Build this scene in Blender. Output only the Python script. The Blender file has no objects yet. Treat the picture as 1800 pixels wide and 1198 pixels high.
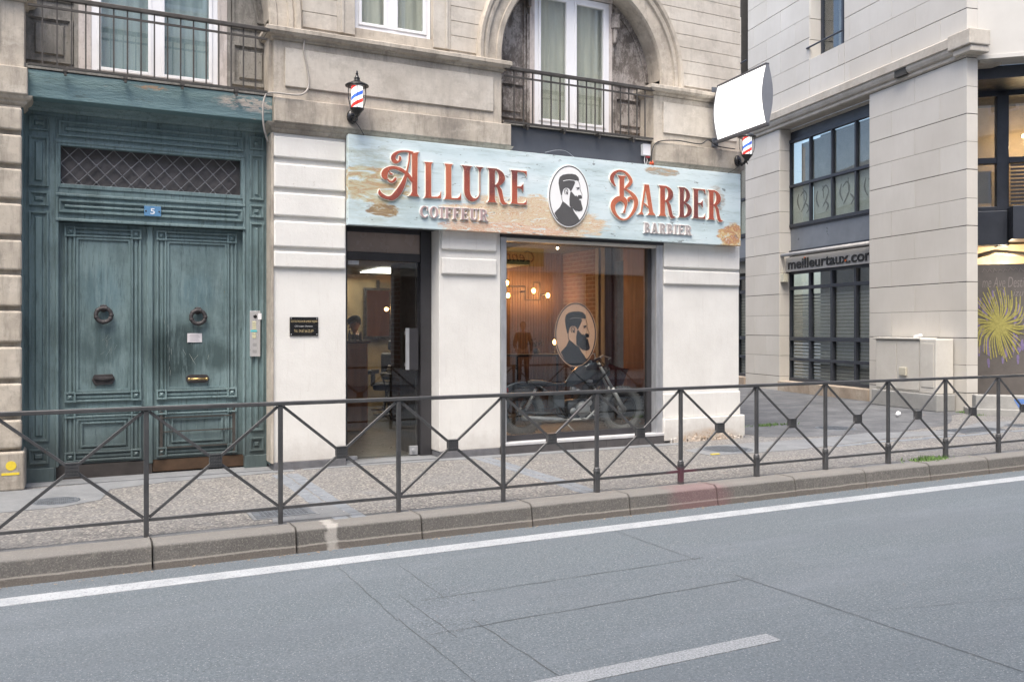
import bpy, bmesh, math, random
from mathutils import Vector, Matrix
from mathutils.geometry import tessellate_polygon
random.seed(7)
SC = bpy.context.scene
COL = SC.collection
PI = math.pi
# ------------------------------------------------------------ camera, world, sun, exposure
F, CX, HY, CD, CH = 1540.0, 900.0, 578.0, 9.73, 1.55     # focal (px of 1800), principal x, horizon y, distance to facade, eye height
SA, CA = 0.8926642, 0.4507223
cam = bpy.data.objects.new('camera', bpy.data.cameras.new('camera')); COL.objects.link(cam)
cam.location = (0, -CD, CH)
cam.rotation_euler = (PI / 2, 0, -math.asin(CA))
cam.data.lens = 36 * F / 1800; cam.data.sensor_width = 36
cam.data.shift_y = -(599 - HY) / 1800
cam.data.clip_end = 500
SC.camera = cam
SUN_EL, SUN_AZ = 64, 222          # degrees; azimuth clockwise from +Y
W = bpy.data.worlds.new('World'); SC.world = W; W.use_nodes = True
wn = W.node_tree; wn.nodes.clear()
sky = wn.nodes.new('ShaderNodeTexSky'); sky.sky_type = 'NISHITA'; sky.sun_disc = False
sky.sun_elevation = math.radians(SUN_EL); sky.sun_rotation = math.radians(SUN_AZ)
sky.air_density = 1.0; sky.dust_density = 4.0; sky.ozone_density = 1.0
bg = wn.nodes.new('ShaderNodeBackground'); bg.inputs[1].default_value = 0.15
wo = wn.nodes.new('ShaderNodeOutputWorld')
wn.links.new(sky.outputs[0], bg.inputs[0]); wn.links.new(bg.outputs[0], wo.inputs[0])
sl = bpy.data.lights.new('sun', 'SUN'); sl.energy = 1.6; sl.angle = math.radians(35); sl.color = (1.0, 0.95, 0.85)
so = bpy.data.objects.new('sun', sl); COL.objects.link(so)
_a, _e = math.radians(SUN_AZ), math.radians(SUN_EL)
sd = Vector((math.sin(_a) * math.cos(_e), math.cos(_a) * math.cos(_e), math.sin(_e)))
so.rotation_euler = sd.to_track_quat('Z', 'Y').to_euler(); so.location = (0, -12, 20)
SC.view_settings.view_transform = 'Standard'; SC.view_settings.look = 'None'
SC.view_settings.exposure = 1.30; SC.view_settings.gamma = 1
SC.cycles.use_denoising = True
SC.cycles.max_bounces = 8; SC.cycles.diffuse_bounces = 4; SC.cycles.glossy_bounces = 4
SC.cycles.transparent_max_bounces = 16
SC.cycles.sample_clamp_indirect = 6

# ------------------------------------------------------------ helpers
def P(px, py, y0=0.0):
    """photo pixel -> (X, Z) on the facade-parallel plane y=y0"""
    r = (px - CX) / F
    dx, dy, dz = r * SA + CA, -r * CA + SA, (HY - py) / F
    t = (y0 + CD) / dy
    return (dx * t, CH + dz * t)

class N:
    def __init__(s, name):
        s.m = bpy.data.materials.new(name); s.m.use_nodes = True
        s.t = s.m.node_tree; s.b = s.t.nodes['Principled BSDF']; s.o = s.t.nodes['Material Output']
        s.tc = s.t.nodes.new('ShaderNodeTexCoord')
    def n(s, kind, **kw):
        x = s.t.nodes.new('ShaderNode' + kind)
        for k, v in kw.items(): setattr(x, k, v)
        return x
    def L(s, a, b): s.t.links.new(a, b)
    def co(s, scale=(1, 1, 1), loc=(0, 0, 0), rot=(0, 0, 0)):
        mp = s.n('Mapping'); s.L(s.tc.outputs['Object'], mp.inputs[0])
        mp.inputs['Scale'].default_value = scale; mp.inputs['Location'].default_value = loc; mp.inputs['Rotation'].default_value = rot
        return mp.outputs[0]
    def noise(s, scale, detail=5, rough=.55, st=(1, 1, 1), loc=(0, 0, 0), dist=0.0):
        x = s.n('TexNoise'); s.L(s.co(st, loc), x.inputs['Vector'])
        x.inputs['Scale'].default_value = scale; x.inputs['Detail'].default_value = detail
        x.inputs['Roughness'].default_value = rough; x.inputs['Distortion'].default_value = dist
        return x.outputs[0]
    def vor(s, scale, feature='F1', out='Distance', st=(1, 1, 1), vec=None):
        x = s.n('TexVoronoi', feature=feature); s.L(vec or s.co(st), x.inputs['Vector']); x.inputs['Scale'].default_value = scale
        return x.outputs[out]
    def ramp(s, f, stops, interp='LINEAR'):
        x = s.n('ValToRGB'); e = x.color_ramp.elements; x.color_ramp.interpolation = interp
        while len(e) < len(stops): e.new(0.5)
        for k, (p, c) in enumerate(stops):
            e[k].position = p; e[k].color = (c, c, c, 1) if isinstance(c, (int, float)) else (*c[:3], 1)
        s.L(f, x.inputs[0]); return x.outputs[0]
    def mix(s, f, a, b, mode='MIX'):
        x = s.n('MixRGB', blend_type=mode)
        for i, v in ((0, f), (1, a), (2, b)):
            if isinstance(v, (int, float)): x.inputs[i].default_value = v if i == 0 else (v, v, v, 1)
            elif isinstance(v, tuple): x.inputs[i].default_value = (*v[:3], 1)
            else: s.L(v, x.inputs[i])
        return x.outputs[0]
    def math(s, op, a, b=0.0, clamp=False):
        x = s.n('Math', operation=op); x.use_clamp = clamp
        for i, v in ((0, a), (1, b)):
            if isinstance(v, (int, float)): x.inputs[i].default_value = v
            else: s.L(v, x.inputs[i])
        return x.outputs[0]
    def ell(s, c, r, wob=0.0, wsc=4.0):
        """soft ellipse mask 1 inside -> 0 outside"""
        v = s.n('VectorMath', operation='SUBTRACT'); s.L(s.tc.outputs['Object'], v.inputs[0]); v.inputs[1].default_value = c
        d = s.n('VectorMath', operation='DIVIDE'); s.L(v.outputs[0], d.inputs[0]); d.inputs[1].default_value = r
        l = s.n('VectorMath', operation='LENGTH'); s.L(d.outputs[0], l.inputs[0])
        f = l.outputs['Value']
        if wob:
            f = s.math('ADD', f, s.math('MULTIPLY', s.math('SUBTRACT', s.noise(wsc), .5), wob))
        return s.ramp(f, [(0.55, 1.0), (1.0, 0.0)])
    def bump(s, h, strength=.3, dist=.01):
        x = s.n('Bump'); x.inputs['Strength'].default_value = strength; x.inputs['Distance'].default_value = dist
        s.L(h, x.inputs['Height']); s.L(x.outputs[0], s.b.inputs['Normal'])
    def set(s, col=None, rough=None, metal=0.0, spec=None):
        for k, v in (('Base Color', col), ('Roughness', rough), ('Metallic', metal), ('Specular IOR Level', spec)):
            if v is None: continue
            if isinstance(v, (int, float)): s.b.inputs[k].default_value = v
            elif isinstance(v, tuple): s.b.inputs[k].default_value = (*v[:3], 1)
            else: s.L(v, s.b.inputs[k])
        return s.m

def plain(name, col, rough=.5, metal=0.0, var=.12, vs=6.0, bump=0.0, bs=60.0, st=(1, 1, 1), spec=None):
    s = N(name)
    lo = tuple(c * (1 - var) for c in col); hi = tuple(min(1, c * (1 + var)) for c in col)
    c = s.ramp(s.noise(vs, 6, .6, st), [(.3, lo), (.7, hi)])
    if bump: s.bump(s.noise(bs, 4, .6, st), bump, .004)
    r = s.ramp(s.noise(vs * 3, 3), [(.3, max(0, rough - .08)), (.7, min(1, rough + .08))])
    return s.set(c, r, metal, spec)
def emis(name, col, strength):
    s = N(name); s.b.inputs['Emission Color'].default_value = (*col, 1); s.b.inputs['Emission Strength'].default_value = strength
    return s.set(col, .6)
def glassmat(name, ior=1.5, tint=(1, 1, 1), base=0.0, wav=0.0):
    s = N(name); t = s.n('BsdfTransparent'); t.inputs[0].default_value = (*tint, 1)
    g = s.n('BsdfGlossy'); g.inputs['Roughness'].default_value = .004
    if wav:
        b = s.n('Bump'); b.inputs['Strength'].default_value = wav; b.inputs['Distance'].default_value = .02
        s.L(s.noise(1.3, 1), b.inputs['Height']); s.L(b.outputs[0], g.inputs['Normal'])
    ge = s.n('NewGeometry'); dt = s.n('VectorMath', operation='DOT_PRODUCT'); s.L(ge.outputs['Normal'], dt.inputs[0]); s.L(ge.outputs['Incoming'], dt.inputs[1])
    k = s.math('POWER', s.math('SUBTRACT', 1.0, s.math('ABSOLUTE', dt.outputs['Value']), True), 5.0)     # Schlick, the same from both sides
    f = s.math('ADD', s.math('MULTIPLY', k, 1.0 - base), base, True)
    m = s.n('MixShader'); s.L(f, m.inputs[0]); s.L(t.outputs[0], m.inputs[1]); s.L(g.outputs[0], m.inputs[2])
    s.L(m.outputs[0], s.o.inputs[0]); return s.m

def B(): return bmesh.new()
def box(b, x0, x1, y0, y1, z0, z1):
    if x1 < x0: x0, x1 = x1, x0
    v = [b.verts.new(p) for p in ((x0, y0, z0), (x1, y0, z0), (x1, y1, z0), (x0, y1, z0), (x0, y0, z1), (x1, y0, z1), (x1, y1, z1), (x0, y1, z1))]
    for f in ((0, 3, 2, 1), (4, 5, 6, 7), (0, 1, 5, 4), (1, 2, 6, 5), (2, 3, 7, 6), (3, 0, 4, 7)): b.faces.new([v[i] for i in f])
    return v
def prism(b, loops, mapf, mapb):
    """loops: outer + holes of 2D points; mapf/mapb map a 2D point to the front / back 3D point"""
    tri = tessellate_polygon([[Vector((p[0], p[1], 0)) for p in l] for l in loops])
    flat = [p for l in loops for p in l]
    fv = [b.verts.new(mapf(p)) for p in flat]; bv = [b.verts.new(mapb(p)) for p in flat]
    new = []
    for t in tri:
        try: new.append(b.faces.new([fv[i] for i in t])); new.append(b.faces.new([bv[i] for i in reversed(t)]))
        except ValueError: pass
    o = 0
    for l in loops:
        n = len(l)
        for i in range(n):
            j = (i + 1) % n
            try: new.append(b.faces.new((fv[o + i], fv[o + j], bv[o + j], bv[o + i])))
            except ValueError: pass
        o += n
    bmesh.ops.recalc_face_normals(b, faces=new)
def plate(b, loops, y0, y1):
    if not isinstance(loops[0][0], (tuple, list)): loops = [loops]
    prism(b, loops, lambda p: (p[0], y0, p[1]), lambda p: (p[0], y1, p[1]))
def rect(x0, x1, z0, z1): return [(x0, z0), (x1, z0), (x1, z1), (x0, z1)]
def frame(b, x0, x1, z0, z1, w, y0, y1):
    box(b, x0, x0 + w, y0, y1, z0, z1); box(b, x1 - w, x1, y0, y1, z0, z1)
    box(b, x0 + w, x1 - w, y0, y1, z0, z0 + w); box(b, x0 + w, x1 - w, y0, y1, z1 - w, z1)
def panel(b, x0, x1, z0, z1, y, w=.02, d=.014, inset=.045):
    d *= 1.5
    """a framed bead and a raised field on plane y (front is smaller y)"""
    frame(b, x0, x1, z0, z1, w, y - d, y + .002)
    frame(b, x0 + w, x1 - w, z0 + w, z1 - w, w * .5, y - d * .45, y + .002)
    if inset and x1 - x0 > 2.3 * inset and z1 - z0 > 2.3 * inset:
        bev(b, x0 + inset, x1 - inset, z0 + inset, z1 - inset, y + .002, d * .9, .012)
def bev(b, x0, x1, z0, z1, y, h, c):
    """raised field with chamfered border"""
    a = [b.verts.new(p) for p in ((x0, y, z0), (x1, y, z0), (x1, y, z1), (x0, y, z1))]
    q = [b.verts.new(p) for p in ((x0 + c, y - h, z0 + c), (x1 - c, y - h, z0 + c), (x1 - c, y - h, z1 - c), (x0 + c, y - h, z1 - c))]
    b.faces.new(q)
    for i in range(4): b.faces.new((a[i], a[(i + 1) % 4], q[(i + 1) % 4], q[i]))
def tube(b, pts, r, n=8, cap=True):
    pts = [Vector(p) for p in pts]; rs = r if isinstance(r, (list, tuple)) else [r] * len(pts)
    rings = []; up = None
    for i, p in enumerate(pts):
        d = (pts[min(i + 1, len(pts) - 1)] - pts[max(i - 1, 0)]).normalized()
        if up is None:
            up = Vector((0, 0, 1)) if abs(d.z) < .9 else Vector((1, 0, 0))
        u = d.cross(up).normalized(); up2 = u.cross(d).normalized(); up = up2
        rings.append([b.verts.new(p + (u * math.cos(2 * PI * k / n + PI / n) + up2 * math.sin(2 * PI * k / n + PI / n)) * rs[i]) for k in range(n)])
    for a, c in zip(rings, rings[1:]):
        for k in range(n): b.faces.new((a[k], a[(k + 1) % n], c[(k + 1) % n], c[k]))
    if cap:
        b.faces.new(rings[0][::-1]); b.faces.new(rings[-1])
def lathe(b, prof, c=(0, 0, 0), n=20, M=None):
    """profile [(radius, height)] round the local z axis, optional matrix"""
    rings = []
    for r, h in prof:
        rg = []
        for k in range(n):
            v = Vector((r * math.cos(2 * PI * k / n), r * math.sin(2 * PI * k / n), h))
            if M: v = M @ v
            rg.append(b.verts.new(v + Vector(c)))
        rings.append(rg)
    new = []
    for a, d in zip(rings, rings[1:]):
        for k in range(n): new.append(b.faces.new((a[k], a[(k + 1) % n], d[(k + 1) % n], d[k])))
    new.append(b.faces.new(rings[0][::-1])); new.append(b.faces.new(rings[-1]))
    bmesh.ops.recalc_face_normals(b, faces=new)
def torus(b, c, R, r, M=None, n=32, m=8, a0=0, a1=2 * PI, sx=1.0):
    full = abs(a1 - a0 - 2 * PI) < 1e-6; rings = []
    for k in range(n if full else n + 1):
        a = a0 + (a1 - a0) * k / n; rg = []
        for j in range(m):
            t = 2 * PI * j / m
            v = Vector(((R + r * math.cos(t)) * math.cos(a), (R + r * math.cos(t)) * math.sin(a), r * math.sin(t) * sx))
            if M: v = M @ v
            rg.append(b.verts.new(v + Vector(c)))
        rings.append(rg)
    new = []
    for i in range(len(rings) if full else len(rings) - 1):
        a, d = rings[i], rings[(i + 1) % len(rings)]
        for j in range(m): new.append(b.faces.new((a[j], a[(j + 1) % m], d[(j + 1) % m], d[j])))
    bmesh.ops.recalc_face_normals(b, faces=new)
RX = Matrix.Rotation(PI / 2, 3, 'X')   # local z -> -y
RY = Matrix.Rotation(PI / 2, 3, 'Y')   # local z -> +x
def ball(b, c, r, s=(1, 1, 1), n=12):
    new = bmesh.ops.create_uvsphere(b, u_segments=n, v_segments=max(6, n // 2), radius=r)['verts']
    for v in new: v.co = Vector((v.co.x * s[0], v.co.y * s[1], v.co.z * s[2])) + Vector(c)
def mould(b, x0, x1, yf, yb, prof, left=True, right=True):
    """mitred moulding: prof [(projection, z)] from bottom to top"""
    rings = []
    for p, z in prof:
        xl = x0 - (p if left else 0); xr = x1 + (p if right else 0)
        rings.append([b.verts.new(q) for q in ((xl, yb, z), (xl, yf - p, z), (xr, yf - p, z), (xr, yb, z))])
    for a, c in zip(rings, rings[1:]):
        for k in range(3): b.faces.new((a[k], a[k + 1], c[k + 1], c[k]))
        b.faces.new((a[3], a[0], c[0], c[3]))
    b.faces.new(rings[0][::-1]); b.faces.new(rings[-1])
def archring(b, cx, cz, zl, prof, n=40):
    """profile [(radius, y)] closed loop swept over legs from zl and a half circle"""
    path = [(1, 0, zl)] + [(math.cos(PI * k / n), math.sin(PI * k / n), cz) for k in range(n + 1)] + [(-1, 0, zl)]
    rings = [[b.verts.new((cx + r * c, y, zz + r * s)) for r, y in prof] for c, s, zz in path]
    m = len(prof); new = []
    for a, d in zip(rings, rings[1:]):
        for k in range(m): new.append(b.faces.new((a[k], a[(k + 1) % m], d[(k + 1) % m], d[k])))
    bmesh.ops.recalc_face_normals(b, faces=new)

def obj(name, b, mat, parent=None, smooth=False, bevel=0.0, seg=2):
    me = bpy.data.meshes.new(name); b.to_mesh(me); b.free()
    if mat: me.materials.append(mat)
    if smooth: me.polygons.foreach_set('use_smooth', [True] * len(me.polygons))
    o = bpy.data.objects.new(name, me); COL.objects.link(o)
    if parent: o.parent = parent
    if bevel:
        m = o.modifiers.new('bevel', 'BEVEL'); m.width = bevel; m.segments = seg; m.limit_method = 'ANGLE'; m.angle_limit = .6
    return o
def tag(o, label=None, cat=None, group=None, kind=None):
    if label: o['label'] = label
    if cat: o['category'] = cat
    if group: o['group'] = group
    if kind: o['kind'] = kind
    return o
def thing(name, label, cat, loc=(0, 0, 0), rz=0.0, group=None):
    o = bpy.data.objects.new(name, None); COL.objects.link(o); o.location = loc; o.rotation_euler = (0, 0, rz)
    o.empty_display_size = .2
    return tag(o, label, cat, group)
def copytree(o, parent=None):
    c = o.copy(); COL.objects.link(c)
    if parent: c.parent = parent
    for ch in list(o.children): copytree(ch, c)
    return c
def text(name, s, size, depth, mat, parent, loc, rot=(PI / 2, 0, 0), align='LEFT', offset=0.0, width=None, sx=1.0, shear=0.0, spacing=1.0, height=None):
    cu = bpy.data.curves.new(name, 'FONT'); cu.body = s; cu.size = size; cu.extrude = depth; cu.align_x = align; cu.offset = offset; cu.shear = shear
    cu.space_character = spacing
    t = bpy.data.objects.new(name, cu); COL.objects.link(t)
    bpy.context.view_layer.update()
    me = bpy.data.meshes.new_from_object(t); bpy.data.objects.remove(t)
    xs = [v.co.x for v in me.vertices]; ys = [v.co.y for v in me.vertices]
    fx = (width / (max(xs) - min(xs))) if width else sx
    fy = (height / (max(ys) - min(ys))) if height else 1
    for v in me.vertices: v.co.x *= fx; v.co.y *= fy
    me.materials.clear(); me.materials.append(mat); me.name = name
    o = bpy.data.objects.new(name, me); COL.objects.link(o); o.location = loc; o.rotation_euler = rot
    if parent: o.parent = parent
    return o

# ------------------------------------------------------------ materials
def stone(name, base, dark, warm, joints=None, sc=1.0, grime=.35):
    s = N(name)
    c = s.ramp(s.noise(1.6 * sc, 8, .65), [(.32, dark), (.5, base), (.72, warm)])
    c = s.mix(s.ramp(s.noise(9 * sc, 6, .7), [(.35, .35), (.6, 0.0)]), c, tuple(x * .78 for x in base))
    # weather streaks running down and soot specks
    c = s.mix(s.ramp(s.noise(3.2, 6, .7, (3.5, 3.5, .5)), [(.5, 0.0), (.75, grime)]), c, tuple(x * .55 for x in dark))
    c = s.mix(s.ramp(s.noise(60 * sc, 3, .6), [(.62, 0.0), (.75, .4)]), c, tuple(x * .5 for x in dark))
    c = s.mix(s.ramp(s.noise(4.5, 7, .75, (1, 1, 1), (5, 1, 2)), [(.52, 0.0), (.60, .30), (.66, .12)]), c, tuple(x * .72 for x in dark))
    c = s.mix(s.ramp(s.noise(2.6, 7, .75, (1, 1, 1.6), (1, 7, 3)), [(.55, 0.0), (.68, .45)]), c, tuple(min(1, x * 1.12) for x in warm))
    h = s.mix(.5, s.noise(22, 6, .7), s.noise(120, 3, .6))
    s.bump(h, .5, .008)
    return s.set(c, .88)
M = {}
M['stone'] = stone('limestone', (.50, .445, .375), (.31, .275, .235), (.60, .55, .475), grime=.6)
M['stone_ashlar'] = stone('limestone_ashlar', (.535, .49, .43), (.41, .37, .32), (.61, .57, .51), grime=.3)
M['stone_dirty'] = stone('limestone_dirty', (.45, .40, .335), (.25, .222, .19), (.57, .52, .45), grime=.7)
def white_plaster():
    s = N('white_plaster')
    c = s.ramp(s.noise(2.0, 6, .6), [(.3, (.655, .64, .61)), (.7, (.745, .733, .70))])
    c = s.mix(s.ramp(s.noise(7, 5, .7, (2, 2, .5)), [(.55, 0.0), (.8, .25)]), c, (.60, .55, .51))
    c = s.mix(s.ramp(s.noise(40, 3, .6), [(.68, 0.0), (.74, .5)]), c, (.5, .45, .42))
    sep = s.n('SeparateXYZ'); s.L(s.tc.outputs['Object'], sep.inputs[0])
    base = s.ramp(s.math('ADD', sep.outputs[2], s.math('MULTIPLY', s.noise(7, 6, .75), .45)), [(.25, .65), (.55, 0.0)])
    c = s.mix(base, c, (.42, .385, .35))
    c = s.mix(s.ramp(s.noise(5, 7, .75, (5, 5, .35), (3, 1, 0)), [(.55, 0.0), (.72, .35)]), c, (.50, .46, .42))
    c = s.mix(s.ramp(s.noise(17, 5, .7, (1, 1, 1), (2, 2, 8)), [(.69, 0.0), (.70, .8)]), c, (.43, .39, .35))
    # bare brick and mortar where the plaster has come off the foot of the corner pillar
    m = s.math('MULTIPLY', s.ell((7.95, -.05, .03), (.62, .3, .16), .5, 9), 1.0)
    br = s.ramp(s.noise(14, 5, .7), [(.35, (.32, .22, .15)), (.5, (.5, .44, .38)), (.65, (.42, .3, .2))])
    c = s.mix(m, c, br)
    h = s.mix(.4, s.noise(9, 6, .65), s.noise(45, 5, .7))
    s.bump(s.mix(m, h, s.noise(20, 5)), .45, .012)
    return s.set(c, .75)
M['white'] = white_plaster()
def teal():
    s = N('teal_paint')
    c = s.ramp(s.noise(1.4, 6, .6, (1.5, 1.5, .6)), [(.3, (.115, .172, .180)), (.55, (.165, .238, .248)), (.8, (.22, .30, .31))])
    c = s.mix(s.ramp(s.noise(5, 6, .7, (6, 6, .35)), [(.5, 0.0), (.8, .45)]), c, (.06, .095, .098))
    c = s.mix(s.math('MULTIPLY', s.ell((1.02, .36, 1.28), (.34, .3, .45), .8, 3.5), .86), c, (.010, .022, .022))
    c = s.mix(s.math('MULTIPLY', s.ell((1.42, .36, 1.27), (.24, .3, .2), .9, 5), .7), c, (.014, .03, .03))
    c = s.mix(s.math('MULTIPLY', s.ell((.30, .36, 1.38), (.26, .3, .26), 1.1, 6), .55), c, (.02, .045, .05))
    c = s.mix(s.math('MULTIPLY', s.ell((.31, .36, 1.95), (.24, .3, .3), .6, 5), .35), c, (.05, .12, .16))
    c = s.mix(s.math('MULTIPLY', s.ell((1.26, .36, 1.95), (.24, .3, .28), .6, 5), .35), c, (.05, .12, .16))
    c = s.mix(s.ramp(s.noise(3.4, 7, .75, (4, 4, .5), (7, 0, 3)), [(.50, 0.0), (.66, .7)]), c, (.20, .275, .285))
    c = s.mix(s.ramp(s.noise(7, 7, .8, (5, 5, .4), (1, 0, 9)), [(.53, 0.0), (.64, .75)]), c, (.040, .066, .070))
    c = s.mix(s.ramp(s.noise(2.1, 6, .7, (1, 1, .8), (2, 0, 11)), [(.50, 0.0), (.66, .55)]), c, (.06, .092, .096))
    # darker towards the foot, edge broken up by noise
    sep = s.n('SeparateXYZ'); s.L(s.tc.outputs['Object'], sep.inputs[0])
    low = s.ramp(s.math('ADD', sep.outputs[2], s.math('MULTIPLY', s.noise(3, 4), .5)), [(.45, .72), (1.1, 0.0)])
    c = s.mix(low, c, (.05, .062, .062))
    # chips to pale undercoat
    chip = s.ramp(s.noise(26, 5, .7, (.5, 1, 1.4)), [(.70, 0.0), (.72, 1.0)])
    chip = s.math('MULTIPLY', chip, s.ramp(s.noise(1.7, 2, .5, (1, 1, 1), (4, 0, 2)), [(.5, 0.0), (.62, 1.0)]))
    c = s.mix(s.math('MULTIPLY', chip, .8), c, (.42, .41, .38))
    s.bump(s.mix(.5, s.noise(8, 6, .7, (12, 12, 1)), s.noise(60, 4)), .25, .006)
    return s.set(c, s.ramp(s.noise(6, 4), [(.3, .38), (.7, .58)]))
M['teal'] = teal()
def teal_peel():
    s = N('teal_peeling')
    c = s.ramp(s.noise(1.2, 5, .6, (.6, 1, 2)), [(.3, (.105, .185, .20)), (.7, (.175, .275, .29))])
    c = s.mix(s.ramp(s.noise(9, 6, .75, (.25, 1, 2.2)), [(.60, 0.0), (.63, .8), (.66, 0.0)]), c, (.06, .075, .07))
    sp = s.ell((1.75, .0, 3.98), (.42, .4, .10), .9, 9); sp2 = s.ell((.75, .0, 4.03), (.18, .4, .035), .8, 12)
    ch = s.ramp(s.noise(17, 6, .75, (.5, 1, 1.6)), [(.47, 0.0), (.50, 1.0)])
    c = s.mix(s.math('MULTIPLY', sp, ch), c, (.46, .42, .38))
    c = s.mix(s.math('MULTIPLY', sp2, ch), c, (.33, .23, .15))
    c = s.mix(s.ramp(s.noise(20, 5, .7, (.35, 1, 1.6)), [(.69, 0.0), (.71, .8)]), c, (.36, .34, .31))
    s.bump(s.noise(16, 6, .75, (.35, 1, 1.6)), .8, .02)
    return s.set(c, .6)
M['teal_peel'] = teal_peel()
def weathered(name, a, b_, pale):
    s = N(name)
    c = s.ramp(s.noise(2.2, 7, .7, (1, 1, .6)), [(.35, a), (.65, b_)])
    c = s.mix(s.ramp(s.noise(7, 8, .82, (1, 1, .5)), [(.47, 0.0), (.56, .8)]), c, pale)
    c = s.mix(s.ramp(s.noise(30, 6, .8, (1, 1, .6)), [(.56, 0.0), (.62, .6)]), c, tuple(x * .7 for x in a))
    c = s.mix(s.ramp(s.noise(6, 5, .6, (4, 4, .4)), [(.5, 0.0), (.75, .5)]), c, tuple(x * .5 for x in a))
    s.bump(s.noise(30, 6, .7, (3, 3, .7)), .4, .006)
    return s.set(c, .85)
M['shutter_grey'] = weathered('shutter_grey', (.16, .15, .135), (.25, .235, .21), (.29, .275, .25))
M['shutter_worn'] = weathered('shutter_worn', (.10, .085, .075), (.20, .175, .16), (.40, .365, .34))
M['jamb_wood'] = weathered('jamb_wood', (.45, .40, .37), (.55, .50, .47), (.60, .55, .52))
M['pvc'] = plain('white_pvc', (.80, .80, .82), .35, 0, .03)
M['iron'] = plain('painted_iron', (.075, .068, .062), .45, .3, .25, 14, .2, 90)
M['rail_iron'] = plain('railing_iron', (.082, .078, .075), .40, .45, .25, 9, .15, 120)
def rail_paint():
    s = N('railing_paint')
    c = s.ramp(s.noise(5, 6, .65), [(.3, (.062, .063, .066)), (.7, (.112, .112, .116))])
    c = s.mix(s.ramp(s.noise(30, 5, .7), [(.64, 0.0), (.70, .7)]), c, (.11, .065, .045))
    c = s.mix(s.math('MULTIPLY', s.ell((5.45, -2.68, .10), (.30, .3, .08), .9, 6), .6), c, (.15, .03, .055))
    s.bump(s.noise(80, 4), .15, .003)
    return s.set(c, .38, .35)
M['rail'] = rail_paint()
M['black_frame'] = plain('black_aluminium', (.052, .051, .056), .38, .3, .15, 5)
M['alu'] = plain('galvanised_channel', (.46, .47, .49), .42, .55, .18, 9, .1, 40, (2, 2, .4))
M['light_strip'] = plain('pale_shutter_slat', (.66, .62, .56), .5, 0, .08, 6)
M['slate'] = plain('slate_grey_board', (.075, .082, .100), .6, 0, .12, 2.5, .08, 30)
M['dark_tile'] = plain('dark_tile', (.085, .080, .082), .45, 0, .2, 5, .1, 30)
M['dark_skirt'] = plain('dark_skirting', (.13, .13, .14), .7, 0, .25, 8, .3, 30)
M['glass'] = glassmat('window_glass', 1.5, (.93, .94, .93), .11, .012)
M['glass_up'] = glassmat('upper_glass', 1.7, (.88, .90, .88), .15, .03)
M['glass_office'] = glassmat('office_glass', 1.6, (.86, .88, .86), .12, .03)
M['door_glass'] = glassmat('door_glass', 1.5, (.88, .88, .85), .07, .01)
M['lamp_glass'] = glassmat('lamp_glass', 1.3, (.98, .98, .98), .02)
M['curtain'] = plain('net_curtain', (.52, .63, .69), .9, 0, .15, 3, .1, 20, (8, 8, .5))
M['curtain_pale'] = plain('pale_curtain', (.78, .76, .68), .9, 0, .12, 3, .1, 20, (8, 8, .5))
M['dark_room'] = plain('room_wall', (.22, .215, .19), .9)
M['cream'] = plain('cream_edge', (.86, .82, .72), .5, 0, .04)
M['greylet'] = plain('white_letter', (.78, .76, .74), .5, 0, .04)
M['greyfront'] = plain('grey_letter', (.40, .36, .355), .45, 0, .1)
M['mauve'] = plain('mauve_letter', (.40, .29, .285), .45, 0, .15)
def red_letter():
    s = N('copper_red')
    c = s.ramp(s.noise(1.6, 3, .5, (1, 1, .8), (2.3, 0, 0)), [(.38, (.19, .06, .055)), (.5, (.40, .095, .06)), (.62, (.52, .16, .09))])
    c = s.mix(s.ramp(s.noise(50, 4, .7), [(.56, 0.0), (.68, .6)]), c, (.72, .30, .18))
    return s.set(c, .38, .15)
M['red'] = red_letter()
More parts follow.
